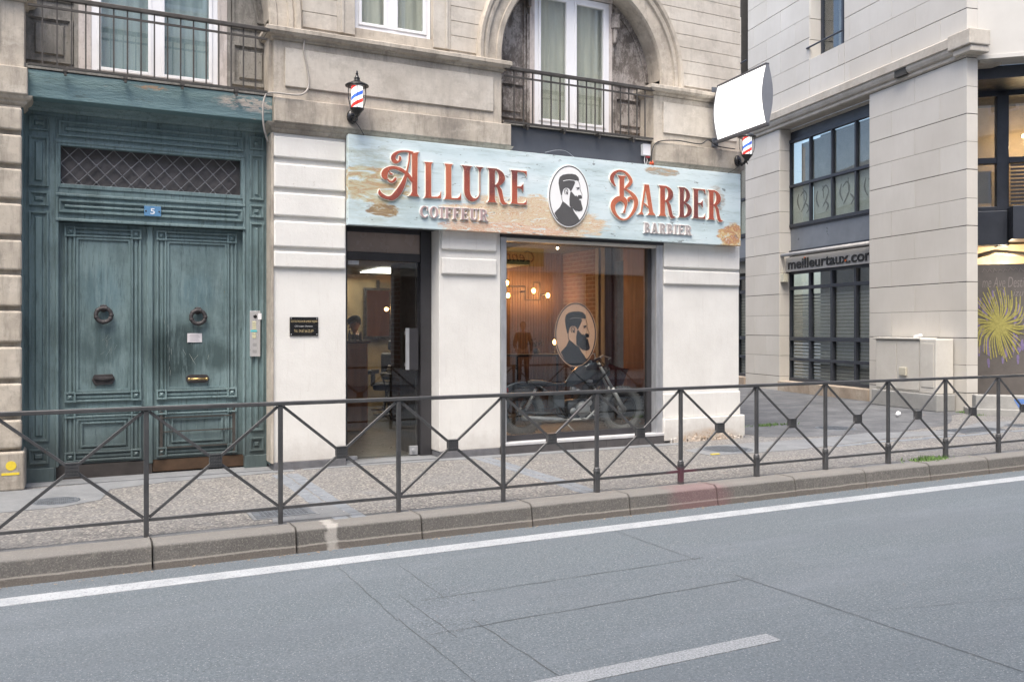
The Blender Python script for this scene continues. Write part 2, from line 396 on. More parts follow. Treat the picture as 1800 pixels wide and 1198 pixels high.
def sign_wood():
    s = N('painted_plank')
    st = (.35, 1, 1.5)
    c = s.ramp(s.noise(2.6, 7, .6, st), [(.28, (.40, .50, .52)), (.5, (.56, .665, .695)), (.75, (.68, .755, .78))])
    c = s.mix(s.ramp(s.noise(11, 6, .75, (.22, 1, 2.4)), [(.52, 0.0), (.64, .55)]), c, (.33, .42, .41))
    c = s.mix(s.math('MULTIPLY', s.ell((3.0, -.14, 3.2), (.7, .4, .6), .8, 2), s.ramp(s.noise(7, 7, .75, (.3, 1, 1.6), (9, 0, 0)), [(.45, 0.0), (.6, .8)])), c, (.36, .40, .33))
    # ochre and rust patches
    def patch(cc, r, ns, stops, st2=(.35, 1, 1.6), k=.95):
        nonlocal c
        m = s.ell(cc, tuple(q * 1.15 for q in r), .5, 3.5)
        m = s.ramp(s.math('ADD', s.noise(7, 6, .7, (.3, 1, 1.6), (cc[0] + 3, 0, 1)), s.math('MULTIPLY', m, .42)), [(.66, 0.0), (.76, 1.0)])
        t = s.ramp(s.noise(ns, 6, .7, st2, (cc[0], 0, 0), 1.2), stops)
        c = s.mix(s.math('MULTIPLY', m, k), c, t)
    tan = (.55, .36, .15); och = (.50, .20, .05); cr = (.70, .68, .56); br = (.20, .12, .07); bl = (.56, .66, .70)
    patch((5.05, -.14, 2.88), (1.2, .3, .34), 11, [(.34, bl), (.42, cr), (.47, och), (.50, cr), (.54, tan), (.57, cr), (.61, och), (.64, cr), (.70, bl)], (.4, 1, 2.4))
    patch((4.7, -.14, 2.77), (.9, .3, .10), 12, [(.38, bl), (.44, cr), (.49, (.55, .16, .05)), (.53, cr), (.58, (.50, .20, .08)), (.64, bl)], (.4, 1, 3))
    patch((3.1, -.14, 3.18), (.48, .3, .24), 7, [(.36, bl), (.46, (.50, .50, .36)), (.58, (.42, .26, .12)), (.7, bl)])
    patch((8.38, -.14, 2.80), (.38, .3, .26), 9, [(.34, bl), (.44, (.62, .45, .2)), (.56, (.40, .14, .06)), (.68, cr)], (1, 1, 1.3))
    patch((3.2, -.14, 2.9), (.22, .3, .08), 9, [(.35, bl), (.48, (.32, .22, .1)), (.6, br), (.7, bl)])
    patch((7.1, -.14, 3.66), (.3, .3, .06), 9, [(.38, bl), (.48, (.45, .28, .15)), (.58, (.3, .3, .26)), (.7, bl)])
    patch((8.0, -.14, 3.35), (.2, .3, .2), 9, [(.40, bl), (.54, (.35, .28, .2)), (.6, br), (.7, bl)], k=.6)
    c = s.mix(s.ramp(s.noise(16, 4, .6, (.45, 1, 1.2)), [(.65, 0.0), (.68, .8)]), c, (.14, .16, .16))
    c = s.mix(s.ramp(s.noise(5, 5, .65, (.12, 1, 5)), [(.66, 0.0), (.68, .35), (.70, 0.0)]), c, (.30, .38, .40))
    s.bump(s.noise(14, 6, .7, (.2, 1, 3)), .15, .004)
    return s.set(c, .5)
M['sign'] = sign_wood()
M['black'] = plain('gloss_black', (.012, .012, .013), .3, 0, .2)
M['logo_ink'] = plain('logo_ink', (.085, .083, .085), .55, 0, .06)
M['logo_white'] = plain('logo_white', (.80, .80, .80), .5, 0, .02)
def asphalt():
    s = N('asphalt')
    c = s.ramp(s.noise(62, 6, .9), [(.30, (.038, .050, .058)), (.5, (.106, .127, .143)), (.68, (.225, .256, .28))])
    c = s.mix(s.ramp(s.vor(48), [(.06, .9), (.20, 0.0)]), c, (.42, .43, .45))
    c = s.mix(s.ramp(s.vor(37, st=(1, 1.1, 1)), [(.05, .8), (.16, 0.0)]), c, (.05, .052, .058))
    c = s.mix(s.ramp(s.noise(.6, 5, .6), [(.35, .25), (.65, 0.0)]), c, (.12, .13, .145))
    c = s.mix(s.ramp(s.noise(1.6, 6, .7, (.25, 1, 1)), [(.5, 0.0), (.75, .25)]), c, (.23, .255, .29))
    c = s.mix(s.ramp(s.noise(.9, 3, .5, (.12, 2.2, 1), (0, 3, 0)), [(.45, 0.0), (.7, .32)]), c, (.105, .12, .14))
    c = s.mix(s.ramp(s.noise(3.0, 6, .8), [(.66, 0.0), (.74, .4)]), c, (.08, .09, .10))
    c = s.mix(s.ramp(s.vor(2.3), [(.012, .9), (.03, 0.0)]), c, (.03, .03, .032))
    s.bump(s.noise(90, 4, .8), .6, .008)
    return s.set(c, .82)
M['asphalt'] = asphalt()
def old_asphalt():
    s = N('old_asphalt')
    c = s.ramp(s.noise(1.1, 8, .78, (1, 1.6, 1)), [(.36, (.042, .045, .051)), (.5, (.085, .089, .097)), (.60, (.125, .13, .138)), (.72, (.20, .205, .215))])
    c = s.mix(s.ramp(s.noise(120, 3, .8), [(.4, 0.0), (.7, .3)]), c, (.3, .3, .3))
    s.bump(s.noise(70, 4, .7), .4, .008)
    return s.set(c, .85)
M['asphalt_old'] = old_asphalt()
def aggregate():
    s = N('washed_aggregate')
    col = s.vor(55, out='Color')
    g = s.n('RGBToBW'); s.L(col, g.inputs[0])
    c = s.ramp(g.outputs[0], [(.1, (.07, .068, .066)), (.4, (.148, .142, .136)), (.62, (.215, .206, .195)), (.85, (.36, .335, .30))])
    c = s.mix(s.ramp(s.vor(55, 'DISTANCE_TO_EDGE'), [(.0, .75), (.1, 0.0)]), c, (.12, .115, .11))
    c = s.mix(s.ramp(s.noise(.9, 6, .65), [(.4, .4), (.62, 0.0)]), c, (.14, .142, .147))
    c = s.mix(s.ramp(s.noise(2.2, 6, .65), [(.58, 0.0), (.75, .5)]), c, (.21, .215, .225))
    # grit against the kerb
    sep = s.n('SeparateXYZ'); s.L(s.tc.outputs['Object'], sep.inputs[0])
    k = s.ramp(s.math('ADD', sep.outputs[1], s.math('MULTIPLY', s.noise(4, 4), .25)), [(.0, 1.0), (.001, 0.0)])
    s.bump(s.vor(55), -.5, .01)
    return s.set(c, .85)
M['aggregate'] = aggregate()
def concrete(name, a, b_, sc=2.5, sp=.35):
    s = N(name)
    c = s.ramp(s.noise(sc, 7, .7), [(.3, a), (.7, b_)])
    c = s.mix(s.ramp(s.noise(150, 3, .8), [(.35, sp), (.6, 0.0)]), c, tuple(x * .6 for x in a))
    c = s.mix(s.ramp(s.noise(sc * 3, 6, .75), [(.6, 0.0), (.72, .35)]), c, tuple(x * 1.25 for x in b_))
    s.bump(s.noise(90, 4, .7), .4, .006)
    return s.set(c, .88)
M['concrete'] = concrete('pale_concrete', (.145, .153, .163), (.235, .243, .252))
M['concrete_low'] = concrete('low_wall_concrete', (.26, .26, .25), (.38, .375, .36))
M['cobble'] = concrete('grey_setts', (.15, .165, .185), (.23, .25, .275), 9)
def kerbmat():
    s = N('kerb_stone')
    c = s.ramp(s.noise(1.6, 6, .7), [(.3, (.092, .087, .082)), (.7, (.155, .147, .139))])
    c = s.mix(s.ramp(s.noise(70, 4, .8), [(.34, .8), (.52, 0.0)]), c, (.075, .07, .066))
    c = s.mix(s.ramp(s.noise(80, 4, .8, (1, 1, 1), (3, 3, 3)), [(.52, 0.0), (.66, .6)]), c, (.33, .31, .28))
    c = s.mix(s.ramp(s.noise(9, 6, .75), [(.55, 0.0), (.7, .45)]), c, (.26, .235, .21))
    sep = s.n('SeparateXYZ'); s.L(s.tc.outputs['Object'], sep.inputs[0])
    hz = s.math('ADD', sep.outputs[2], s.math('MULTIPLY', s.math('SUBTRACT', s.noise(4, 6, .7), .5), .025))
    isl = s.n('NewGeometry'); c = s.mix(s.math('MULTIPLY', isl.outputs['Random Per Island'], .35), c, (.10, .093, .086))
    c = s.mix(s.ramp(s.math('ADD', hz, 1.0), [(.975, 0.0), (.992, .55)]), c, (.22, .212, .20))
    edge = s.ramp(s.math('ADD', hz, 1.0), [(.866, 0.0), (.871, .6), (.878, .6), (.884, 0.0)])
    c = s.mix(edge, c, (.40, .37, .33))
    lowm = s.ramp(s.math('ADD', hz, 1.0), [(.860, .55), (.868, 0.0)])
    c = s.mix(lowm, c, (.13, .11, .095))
    c = s.mix(s.math('MULTIPLY', s.ell((5.48, -2.95, -.06), (.44, .4, .5), 1.0, 5), .28), c, (.24, .07, .095))
    c = s.mix(s.math('MULTIPLY', s.ell((1.84, -2.9, -.05), (.06, .4, .3), 1.6, 16), .6), c, (.46, .44, .41))
    s.bump(s.mix(.5, s.noise(60, 5, .8), s.noise(8, 6, .7)), .9, .014)
    return s.set(c, .9)
M['kerb'] = kerbmat()
def paintline():
    s = N('road_paint')
    c = s.ramp(s.noise(5, 6, .7), [(.3, (.29, .31, .33)), (.6, (.40, .42, .44))])
    c = s.mix(s.ramp(s.noise(70, 5, .85), [(.38, .9), (.49, 0.0)]), c, (.16, .17, .19))
    s.bump(s.noise(170, 3), .3, .004)
    return s.set(c, .7)
M['paint'] = paintline()
def paintworn():
    s = N('worn_road_paint')
    c = s.ramp(s.noise(80, 5, .88), [(.42, (.13, .145, .16)), (.53, (.27, .285, .30)), (.66, (.36, .37, .385))])
    s.bump(s.noise(170, 3), .3, .004)
    return s.set(c, .75)
M['paint_worn'] = paintworn()
M['castiron'] = plain('cast_iron', (.15, .165, .185), .6, .4, .25, 12, .6, 130)
def cladding():
    s = N('stone_cladding')
    inf = s.n('ObjectInfo')
    c = s.ramp(s.noise(.8, 4, .55), [(.3, (.52, .495, .45)), (.7, (.61, .585, .54))])
    c = s.mix(s.ramp(s.noise(4, 6, .7, (3, 3, .5)), [(.5, 0.0), (.8, .22)]), c, (.42, .38, .33))
    c = s.mix(s.ramp(s.noise(110, 3, .7), [(.5, 0.0), (.8, .14)]), c, (.35, .34, .32))
    isl = s.n('NewGeometry'); c = s.mix(s.math('MULTIPLY', isl.outputs['Random Per Island'], .30), c, (.46, .42, .365))
    s.bump(s.noise(60, 4, .6), .15, .003)
    return s.set(c, .7)
M['clad'] = cladding()
M['clad_joint'] = plain('dark_joint', (.06, .058, .055), .9)
M['b2render'] = plain('pale_render', (.50, .485, .455), .85, 0, .04, 2, .05, 60)
M['b2stone'] = stone('cornice_stone', (.50, .46, .40), (.42, .37, .31), (.56, .52, .46), grime=.2)
M['b2metal'] = plain('anthracite_metal', (.052, .058, .072), .4, .35, .15, 3)
M['b2panel'] = plain('grey_metal_panel', (.20, .22, .25), .35, .3, .15, 2)
M['tan_stone'] = stone('tan_stone', (.40, .33, .26), (.28, .22, .17), (.48, .42, .35))
M['cab'] = concrete('cabinet_grp', (.52, .49, .44), (.62, .60, .55), 1.8, .1)

# ------------------------------------------------------------ the ground (the setting)
b = B(); v = [b.verts.new(p) for p in ((-60, -90, -.19), (90, -90, -.19), (90, 90, -.19), (-60, 90, -.19))]; b.faces.new(v)
tag(obj('ground', b, M['asphalt_old']), kind='structure')
b = B(); box(b, -40, 60, -9.0, -2.86, -.3, -.18); tag(obj('road', b, M['asphalt']), kind='structure')
b = B(); box(b, -40, 14.2, -2.65, 10, -.3, 0.0); box(b, 14.2, 60, -2.65, 12, -.3, -.001)
tag(obj('sidewalk', b, M['aggregate']), kind='structure')
b = B(); box(b, -40, 60, -30, -9.0, -.3, 0.0); tag(obj('far_sidewalk', b, M['concrete']), kind='structure')
# side street: old asphalt sheet from the building corner
b = B(); pts = [(8.9, -.15), (9.6, -.45), (11.2, -.55), (12.6, -.3), (13.4, .2), (14.2, .8), (30, 4), (30, 40), (8.9, 40)]
prism(b, [pts], lambda p: (p[0], p[1], .004), lambda p: (p[0], p[1], -.05)); tag(obj('side_street', b, M['asphalt_old']), kind='structure')
# kerb: one run of stones with open joints and a sloped face
def kerbstone(b, x0, x1, y, z1, zb):
    pr = [(y + .26, zb), (y + .26, z1 - .004), (y + .02, z1), (y - .005, z1 - .02), (y - .035, zb)]
    a = [b.verts.new((x0, *p)) for p in pr]; c = [b.verts.new((x1, *p)) for p in pr]
    for i in range(5): b.faces.new((a[i], c[i], c[(i + 1) % 5], a[(i + 1) % 5]))
    b.faces.new(a[::-1]); b.faces.new(c)
b = B(); k = .531 - 1.03 * 30
while k < 40:
    kerbstone(b, k + .006, k + 1.024, -2.925 + random.uniform(-.004, .004), .006 + random.uniform(-.002, .003), -.2); k += 1.03
tag(obj('kerb', b, M['kerb'], bevel=.008), kind='structure')
b = B(); box(b, -40, 60, -9.0, -8.75, -.2, .003); tag(obj('far_kerb', b, M['kerb']), kind='structure')
b = B(); box(b, -40, 60, -3.42, -3.24, -.18, -.176); tag(obj('edge_line', b, M['paint']), kind='structure')
b = B(); box(b, .55, 3.53, -6.06, -5.94, -.18, -.176); box(b, 6.2, 9.2, -6.06, -5.94, -.18, -.176)
tag(obj('dashed_line', b, M['paint_worn']), kind='structure')
# thin cracks and loop cuts in the road: narrow dark strips
def G(px, py, z0=-.18):
    r = (px - CX) / F; dx, dy, dz = r * SA + CA, -r * CA + SA, (HY - py) / F
    t = (z0 - CH) / dz; return Vector((dx * t, dy * t - CD, z0))
b = B()
def crack(p, q, w=.008, jag=.006):
    w *= .6
    p, q = G(*p), G(*q); n = max(2, int((q - p).length / .12)); d = (q - p).normalized(); s = Vector((-d.y, d.x, 0)); L_ = R_ = None
    for i in range(n + 1):
        c = p.lerp(q, i / n) + s * random.uniform(-jag, jag); ww = w * random.uniform(.45, 1.0)
        l, r = b.verts.new((*(c + s * ww / 2).xy, -.1775)), b.verts.new((*(c - s * ww / 2).xy, -.1775))
        if L_: b.faces.new((L_, R_, r, l))
        L_, R_ = l, r
for p, q, w in (((740, 1055), (1235, 980), .012), ((755, 1115), (1330, 1014), .012), ((832, 1089), (995, 1196), .012), ((1290, 1009), (1800, 1180), .014),
             ((1073, 930), (1222, 983), .010), ((575, 978), (700, 1091), .009), ((700, 1044), (805, 1120), .009), ((700, 992), (782, 1050), .009),
             ((700, 1087), (838, 1198), .010), ((700, 978), (950, 950), .007), ((1450, 1080), (1800, 1050), .005)): crack(p, q, w)
tag(obj('road_cracks', b, plain('crack_tar', (.072, .078, .085), .8)), kind='structure')
# grey sett strips across the pavement
def strip(x, w, y0, y1, name='paving_strip'):
    b = B(); y = y0
    while y > y1:
        l = random.uniform(.16, .24); o = random.uniform(-.01, .01)
        box(b, x - w + o, x - .006 + o, y - l + .012, y, -.02, .004); box(b, x + .006 + o, x + w + o, y - l + .012, y, -.02, .004); y -= l
    tag(obj(name, b, M['cobble'], bevel=.006, seg=1), kind='structure')
strip(2.05, .14, -.3, -2.6); strip(4.43, .11, -.12, -2.6)
b = B()
def patchpoly(pts, z=.0045):
    prism(b, [pts], lambda p: (p[0], p[1], z), lambda p: (p[0], p[1], -.02))
patchpoly([(-1.2, -.05), (-.5, -.1), (1.0, .1), (2.2, .1), (2.2, -.12), (.9, -.22), (.35, -.42), (.25, -.95), (-.05, -1.15), (-.6, -1.2), (-2.5, -1.1), (-2.5, -.05)])
patchpoly([(1.55, -2.05), (2.05, -2.05), (2.1, -2.62), (1.45, -2.62)], .0052)
patchpoly([(2.3, .1), (3.9, .1), (4.9, -.02), (7.4, -.1), (7.4, -.25), (4.8, -.22), (3.0, -.1), (2.3, -.1)])
patchpoly([(7.0, -.75), (7.6, -.55), (9.6, -.6), (10.6, -.45), (12.0, -.8), (13.6, -.2), (14.2, -.4), (12.4, -1.2), (10.5, -1.05), (8.3, -1.35), (7.0, -1.25)])
tag(obj('concrete_patches', b, M['concrete']), kind='structure')
b = B()
for x, w in ((9.6, .5), (11.0, .6), (12.2, .5)): box(b, x, x + w * 2, -2.3 + .3 * w, -2.15 + .3 * w, -.02, .0065)
for i in range(9): box(b, 9.0 + i * .62, 9.58 + i * .62, -1.36 + .05 * (i % 2), -1.26 + .05 * (i % 2), -.02, .0065)
tag(obj('sett_rows', b, M['cobble'], bevel=.004, seg=1), kind='structure')
# the worn concrete joint bed along the kerb
b = B(); box(b, -40, 60, -2.72, -2.62, -.02, .0035); tag(obj('kerb_bedding', b, M['asphalt_old']), kind='structure')

def manhole(x, y, r, label, square=None):
    b = B(); t = thing('manhole_cover', label, 'manhole cover', (x, y, .005))
    if square:
        w, d = square; box(b, -w - .03, w + .03, -d - .03, d + .03, -.03, .002); obj('rim', b, M['concrete'], t)
        b = B(); box(b, -w, w, -d, d, -.03, .006)
        nx, ny = int(w / .035), int(d / .035)
        for i in range(-nx + 1, nx):
            for j in range(-ny + 1, ny): box(b, i * .035 - .011, i * .035 + .011, j * .035 - .011, j * .035 + .011, .006, .010)
        obj('lid', b, M['castiron'], t)
    else:
        lathe(b, [(r + .03, -.03), (r + .03, .002), (r + .005, .004), (r + .004, -.01)], n=40); obj('rim', b, M['castiron'], t, True)
        b = B(); lathe(b, [(r, -.03), (r, .004)], n=40)
        q = 0
        for i in range(-12, 13):
            for j in range(-12, 13):
                px, py = i * r / 11, j * r / 11
                if px * px + py * py < (r * .9) ** 2: box(b, px - r * .03, px + r * .03, py - r * .03, py + r * .03, .004, .008)
        obj('lid', b, M['castiron'], t)
manhole(-.112, -.85, .17, 'round cast iron manhole cover set in concrete before the teal double door')
manhole(1.60, -2.27, .2, 'rectangular metal drain cover beside the kerb near the first grey sett strip', (.24, .17))
manhole(7.55, -.90, .30, 'round manhole cover on the pavement before the white corner pillar')
manhole(10.67, .20, .28, 'dark round manhole cover at the mouth of the side street')
manhole(12.35, -.95, .3, 'rectangular dark utility cover on the wide pavement right of the corner', (.5, .22))
manhole(13.6, -.9, .22, 'small round cover on the pavement near the grey low wall')

# ------------------------------------------------------------ the old corner building
H1 = thing('corner_building', 'old limestone corner building with arched balcony windows, teal carriage door and white painted shopfront', 'building', (0, 0, 0))
XL, XR, ZT = -6.0, 8.58, 10.2
A1, A2, ZS = 0.74, 5.97, 4.93       # arch centres, springing height
RI, RO = 1.20, 1.54
def archloop(cx, r, z0, n=28):
    return [(cx - r, z0), (cx + r, z0)] + [(cx + r * math.cos(PI * k / n), ZS + r * math.sin(PI * k / n)) for k in range(n + 1)]
A0 = -4.5
# upper wall backing with the arch openings and the middle window
b = B()
plate(b, [rect(XL, XR, 4.13, ZT), archloop(A0, RI, 4.135), archloop(A1, RI, 4.135), archloop(A2, RI, 4.135), rect(2.91, 3.86, 4.99, 7.1)], .012, .42)
box(b, XL, XL + .3, .43, 8, 0, ZT); box(b, 8.28, 8.56, .43, 2.42, 0, ZT); box(b, 8.28, 8.56, 2.80, 8, 0, ZT)
box(b, 8.28, 8.56, 2.421, 2.799, 0, .9); box(b, 8.28, 8.56, 2.421, 2.799, 2.7, ZT); box(b, XL, 8.56, 8.0, 8.2, 0, ZT)
obj('wall', b, M['stone'], H1)
b = B(); box(b, XL - .1, XR + .1, -.3, 8.2, ZT, ZT + .2); obj('roof', b, M['stone_dirty'], H1)
# coursed ashlar between the arches, real open joints
b = B()
zc = 4.90
while zc < ZT - .05:
    z1 = min(zc + .178, ZT)
    e = math.sqrt(max(0, 1.45 ** 2 - max(0, zc - ZS) ** 2)) if zc > ZS else 1.45
    for x0, x1, on in ((A2 + e, XR, 1), (A1 + e + .12, 2.70, 1), (4.09, A2 - e, 1), (XL, A0 - e, 1), (A0 + e, A1 - e, 1)):
        if x1 > x0 + .03: box(b, x0, x1, 0.0, .014, zc + .003, z1 - .003)
    zc += .178
for x0, x1 in ((2.70, 2.905), (3.865, 4.085)): box(b, x0, x1, -.006, .014, 4.9, 7.3)
obj('ashlar_courses', b, M['stone_ashlar'], H1, bevel=.003, seg=1)
for x0 in (2.745, 4.02):
    b = B(); box(b, x0, x0 + .03, -.022, -.006, 4.9, 7.3); obj('window_surround', b, M['stone_ashlar'], H1, bevel=.006)
# moulded arches
prof = [(RI, .30), (RI, .0), (RI + .02, -.03), (RI + .08, -.035), (RI + .09, -.02), (RI + .20, -.025), (RI + .21, -.055), (RI + .25, -.065), (RI + .27, -.05), (RI + .29, -.085), (RI + .33, -.095), (RI + .345, -.06), (RI + .345, .02)]
for cx in (A0, A1, A2):
    b = B(); archring(b, cx, ZS, 4.80, prof, 44); obj('arch_moulding', b, M['stone'], H1)

# stone boxes (pedestals) under the arches with cornice, sunk field and lower band
def pedestal(x0, x1, bx1, left=True, right=True, fields=None):
    b = B(); box(b, x0, x1, -.06, .3, 4.06, 4.70)
    obj('pedestal', b, M['stone'], H1, bevel=.006)
    b = B()
    for (f0, f1) in fields: box(b, f0, f1, -.082, -.055, 4.20, 4.62)
    obj('pedestal_field', b, M['stone_ashlar'], H1, bevel=.008)
    b = B(); mould(b, x0, x1, -.06, .3, [(0, 4.70), (.02, 4.705), (.03, 4.73), (.075, 4.745), (.09, 4.765), (.10, 4.775), (.10, 4.815), (.085, 4.825), (.05, 4.835)], left, right)
    obj('cornice', b, M['stone_dirty'], H1)
    b = B(); box(b, x0 - .005, bx1, -.11, .3, 3.80, 4.065)
    obj('band', b, M['stone_dirty'], H1, bevel=.012)
    b = B(); mould(b, x0 + .01, bx1 - .04, -.01, .3, [(0, 3.70), (.015, 3.715), (.03, 3.73), (.035, 3.75), (.06, 3.765), (.075, 3.785), (.08, 3.80)], left, right)
    obj('band_moulding', b, M['stone_dirty'], H1)
pedestal(1.98, 4.74, 4.85, True, True, [(2.10, 4.62)])
pedestal(7.02, 8.56, 8.56, True, False, [(7.17, 8.45)])
pedestal(XL + .2, -.39, -.36, False, True, [(-3.1, -.60)])
# left rusticated pillar
b = B(); box(b, XL, -.42, -.03, .42, .38, 3.70)
z = .70
obj('pillar_core', b, M['stone_dirty'], H1)
b = B()
zz = [.38, .70, 1.05, 1.40, 1.745, 2.09, 2.425, 2.775, 3.11, 3.435, 3.70]
for z0, z1 in zip(zz, zz[1:]):
    box(b, -1.35, -.41, -.075, -.02, z0 + .022, z1 - .022)
    box(b, -2.3, -1.40, -.075, -.02, z0 + .022, z1 - .022)
    box(b, -5.8, -2.35, -.075, -.02, z0 + .022, z1 - .022)
box(b, -5.8, -.385, -.10, .42, 0, .375)
obj('rusticated_stone', b, M['stone_dirty'], H1, bevel=.022, seg=3)

# white painted ground floor pillars
def pillar(x0, x1, b0, b1, blocks, name='pillar'):
    b = B(); box(b, x0, x1, 0.0, .40, .085, 3.70); obj(name, b, M['white'], H1, bevel=.006)
    b = B()
    for z0, z1 in blocks: box(b, b0, b1, -.035, .005, z0, z1)
    obj('pillar_block', b, M['white'], H1, bevel=.018, seg=3)
BL = [(3.43, 3.66), (3.10, 3.365), (2.79, 3.045), (2.45, 2.735), (2.225, 2.40)]
pillar(1.98, 2.80, 1.99, 2.79, BL)
pillar(3.94, 4.75, 3.96, 4.69, [(2.50, 2.80), (2.205, 2.405)])
pillar(7.21, 8.55, 7.215, 8.54, [(2.39, 2.73), (2.16, 2.355)])
b = B(); box(b, 7.215, 8.56, -.022, .4, .33, .665); box(b, 7.205, 8.61, -.06, .4, 0.03, .328)
# broken foot of the pillar
for i in range(26): box(b, 7.3 + i * .05, 7.3 + i * .05 + random.uniform(.02, .07), -.06 - random.uniform(0, .02), 0, -.01, random.uniform(.02, .09))
box(b, 7.24, 8.56, -.03, .39, -.01, .029)
obj('pillar_foot', b, M['white'], H1, bevel=.012)
# scalloped blocks on the far edge of the corner
b = B()
for z in (2.2, 1.86, 1.52, 1.12, .72): box(b, 8.53, 8.57, .02, .3, z - .15, z + .13)
obj('corner_block', b, M['white'], H1, bevel=.015)
for x0, x1 in ((1.99, 2.80), (3.95, 4.74)):
    b = B(); box(b, x0, x1, -.012, .38, -.01, .084); obj('skirting', b, M['dark_skirt'], H1, bevel=.004)
b = B(); box(b, 1.965, 1.99, -.02, .26, .08, 3.69); obj('corner_edge', b, M['stone_dirty'], H1, bevel=.004)
# slate board between the stone bands and above the shop openings
b = B(); box(b, 4.85, 7.02, .005, .2, 3.60, 4.075); obj('slate_board', b, M['slate'], H1)
b = B(); box(b, 2.81, 3.935, .03, .4, 2.735, 3.69); box(b, 4.755, 7.205, .03, .4, 2.735, 3.59); obj('lintel', b, M['black_frame'], H1)
# balcony floor slabs
for cx in (A0, A1, A2):
    b = B(); box(b, cx - 1.19, cx + 1.30, -.03, .40, 4.085, 4.122); obj('balcony_floor', b, M['shutter_grey'], H1)

# upper windows: frame, panes, jambs, shutters
def winframe(x0, x1, z0, z1, y, mull, parent_name='window', glass=M['glass_up'], cur=M['curtain_pale'], ztrans=None, w=.055):
    b = B(); frame(b, x0, x1, z0, z1, w, y, y + .07)
    for m in mull: box(b, m - .045, m + .045, y - .006, y + .07, z0 + w, z1 - w)
    f = obj(parent_name, b, M['pvc'], H1, bevel=.004)
    xs = [x0 + w] + sum([[m - .045, m + .045] for m in mull], []) + [x1 - w]
    for i in range(0, len(xs), 2):
        b = B(); frame(b, xs[i], xs[i + 1], z0 + w, z1 - w, .035, y - .012, y + .05); obj('sash', b, M['pvc'], f, bevel=.005)
        b = B(); box(b, xs[i] + .034, xs[i + 1] - .034, y + .02, y + .026, z0 + w + .034, z1 - w - .034); obj('pane', b, glass, f)
    b = B(); n = 70; L_ = None
    for i in range(n + 1):
        x = x0 + (x1 - x0) * i / n; yy = y + .11 + .018 * math.sin(x * 46) + .01 * math.sin(x * 17)
        q = (b.verts.new((x, yy, z0)), b.verts.new((x, yy, z1)))
        if L_: b.faces.new((L_[0], q[0], q[1], L_[1]))
        L_ = q
    obj('curtain', b, cur, f, True)
    b = B(); box(b, x0 - .3, x1 + .3, y + .45, y + .5, z0 - .2, z1 + .3); obj('room_back', b, M['dark_room'], f)
    return f
winframe(.20, 1.44, 4.16, 6.2, .24, [.82], cur=M['curtain'])
winframe(2.915, 3.855, 4.995, 7.0, .07, [3.36])
winframe(5.36, 6.50, 4.19, 5.93, .24, [5.91])
winframe(-5.1, -3.9, 4.16, 6.2, .24, [-4.5], cur=M['curtain'])
for x0, x1 in ((.08, .20), (1.44, 1.54), (5.29, 5.36), (6.50, 6.55)):
    b = B(); box(b, x0, x1, .235, .33, 4.13, 5.935 if x0 > 3 else 6.15); obj('jamb', b, M['jamb_wood'], H1, bevel=.004)
b = B(); box(b, 5.29, 6.55, .22, .33, 5.94, 6.02); obj('jamb', b, M['jamb_wood'], H1, bevel=.004)
def shutter(x0, x1, cx, mat, side):
    b = B(); zt = lambda x: ZS + math.sqrt(max(.01, (RI + .10) ** 2 - (x - cx) ** 2))
    x1e = x1; n = 10; top = [(x1 - (x1 - x0) * k / n, zt(x1 - (x1 - x0) * k / n)) for k in range(n + 1)]
    plate(b, [[(x0, 4.13), (x1, 4.13)] + top], .27, .31)
    s = obj('shutter', b, mat, H1)
    b = B(); panel(b, x0 + .05, x1 - .05, 4.24, 4.70, .27, .028, .018, .075)
    obj('shutter_panel', b, mat, s)
    # upper field that follows the arch
    def inner(d):
        a0, a1 = x0 + .05 + d, x1 - .05 - d; r = RI - .06 - d
        f = lambda x: ZS + math.sqrt(max(.0, r * r - (x - cx) ** 2)) if abs(x - cx) < r else ZS
        t = [(a1 - (a1 - a0) * k / n, max(4.95, f(a1 - (a1 - a0) * k / n))) for k in range(n + 1)]
        return [(a0, 4.86 + d), (a1, 4.86 + d)] + t
    b = B(); plate(b, [inner(0), inner(.03)], .252, .272); obj('shutter_bead', b, mat, s)
    b = B(); box(b, x0 if side > 0 else x1 - .04, x0 + .04 if side > 0 else x1, .24, .27, 4.15, 5.6); obj('shutter_stile', b, mat, s)
shutter(-.44, .08, A1, M['shutter_grey'], -1); shutter(1.54, 2.05, A1, M['shutter_grey'], 1)
shutter(4.77, 5.29, A2, M['shutter_worn'], -1); shutter(6.55, 7.30, A2, M['shutter_worn'], 1)
b = B(); box(b, 6.53, 6.63, .16, .27, 5.60, 5.80); box(b, 6.55, 6.60, .18, .27, 5.40, 5.60); obj('shutter_hook', b, M['shutter_worn'], H1, bevel=.01)
b = B(); box(b, 5.24, 5.29, .18, .27, 5.68, 5.9); obj('shutter_hook', b, M['shutter_worn'], H1, bevel=.01)

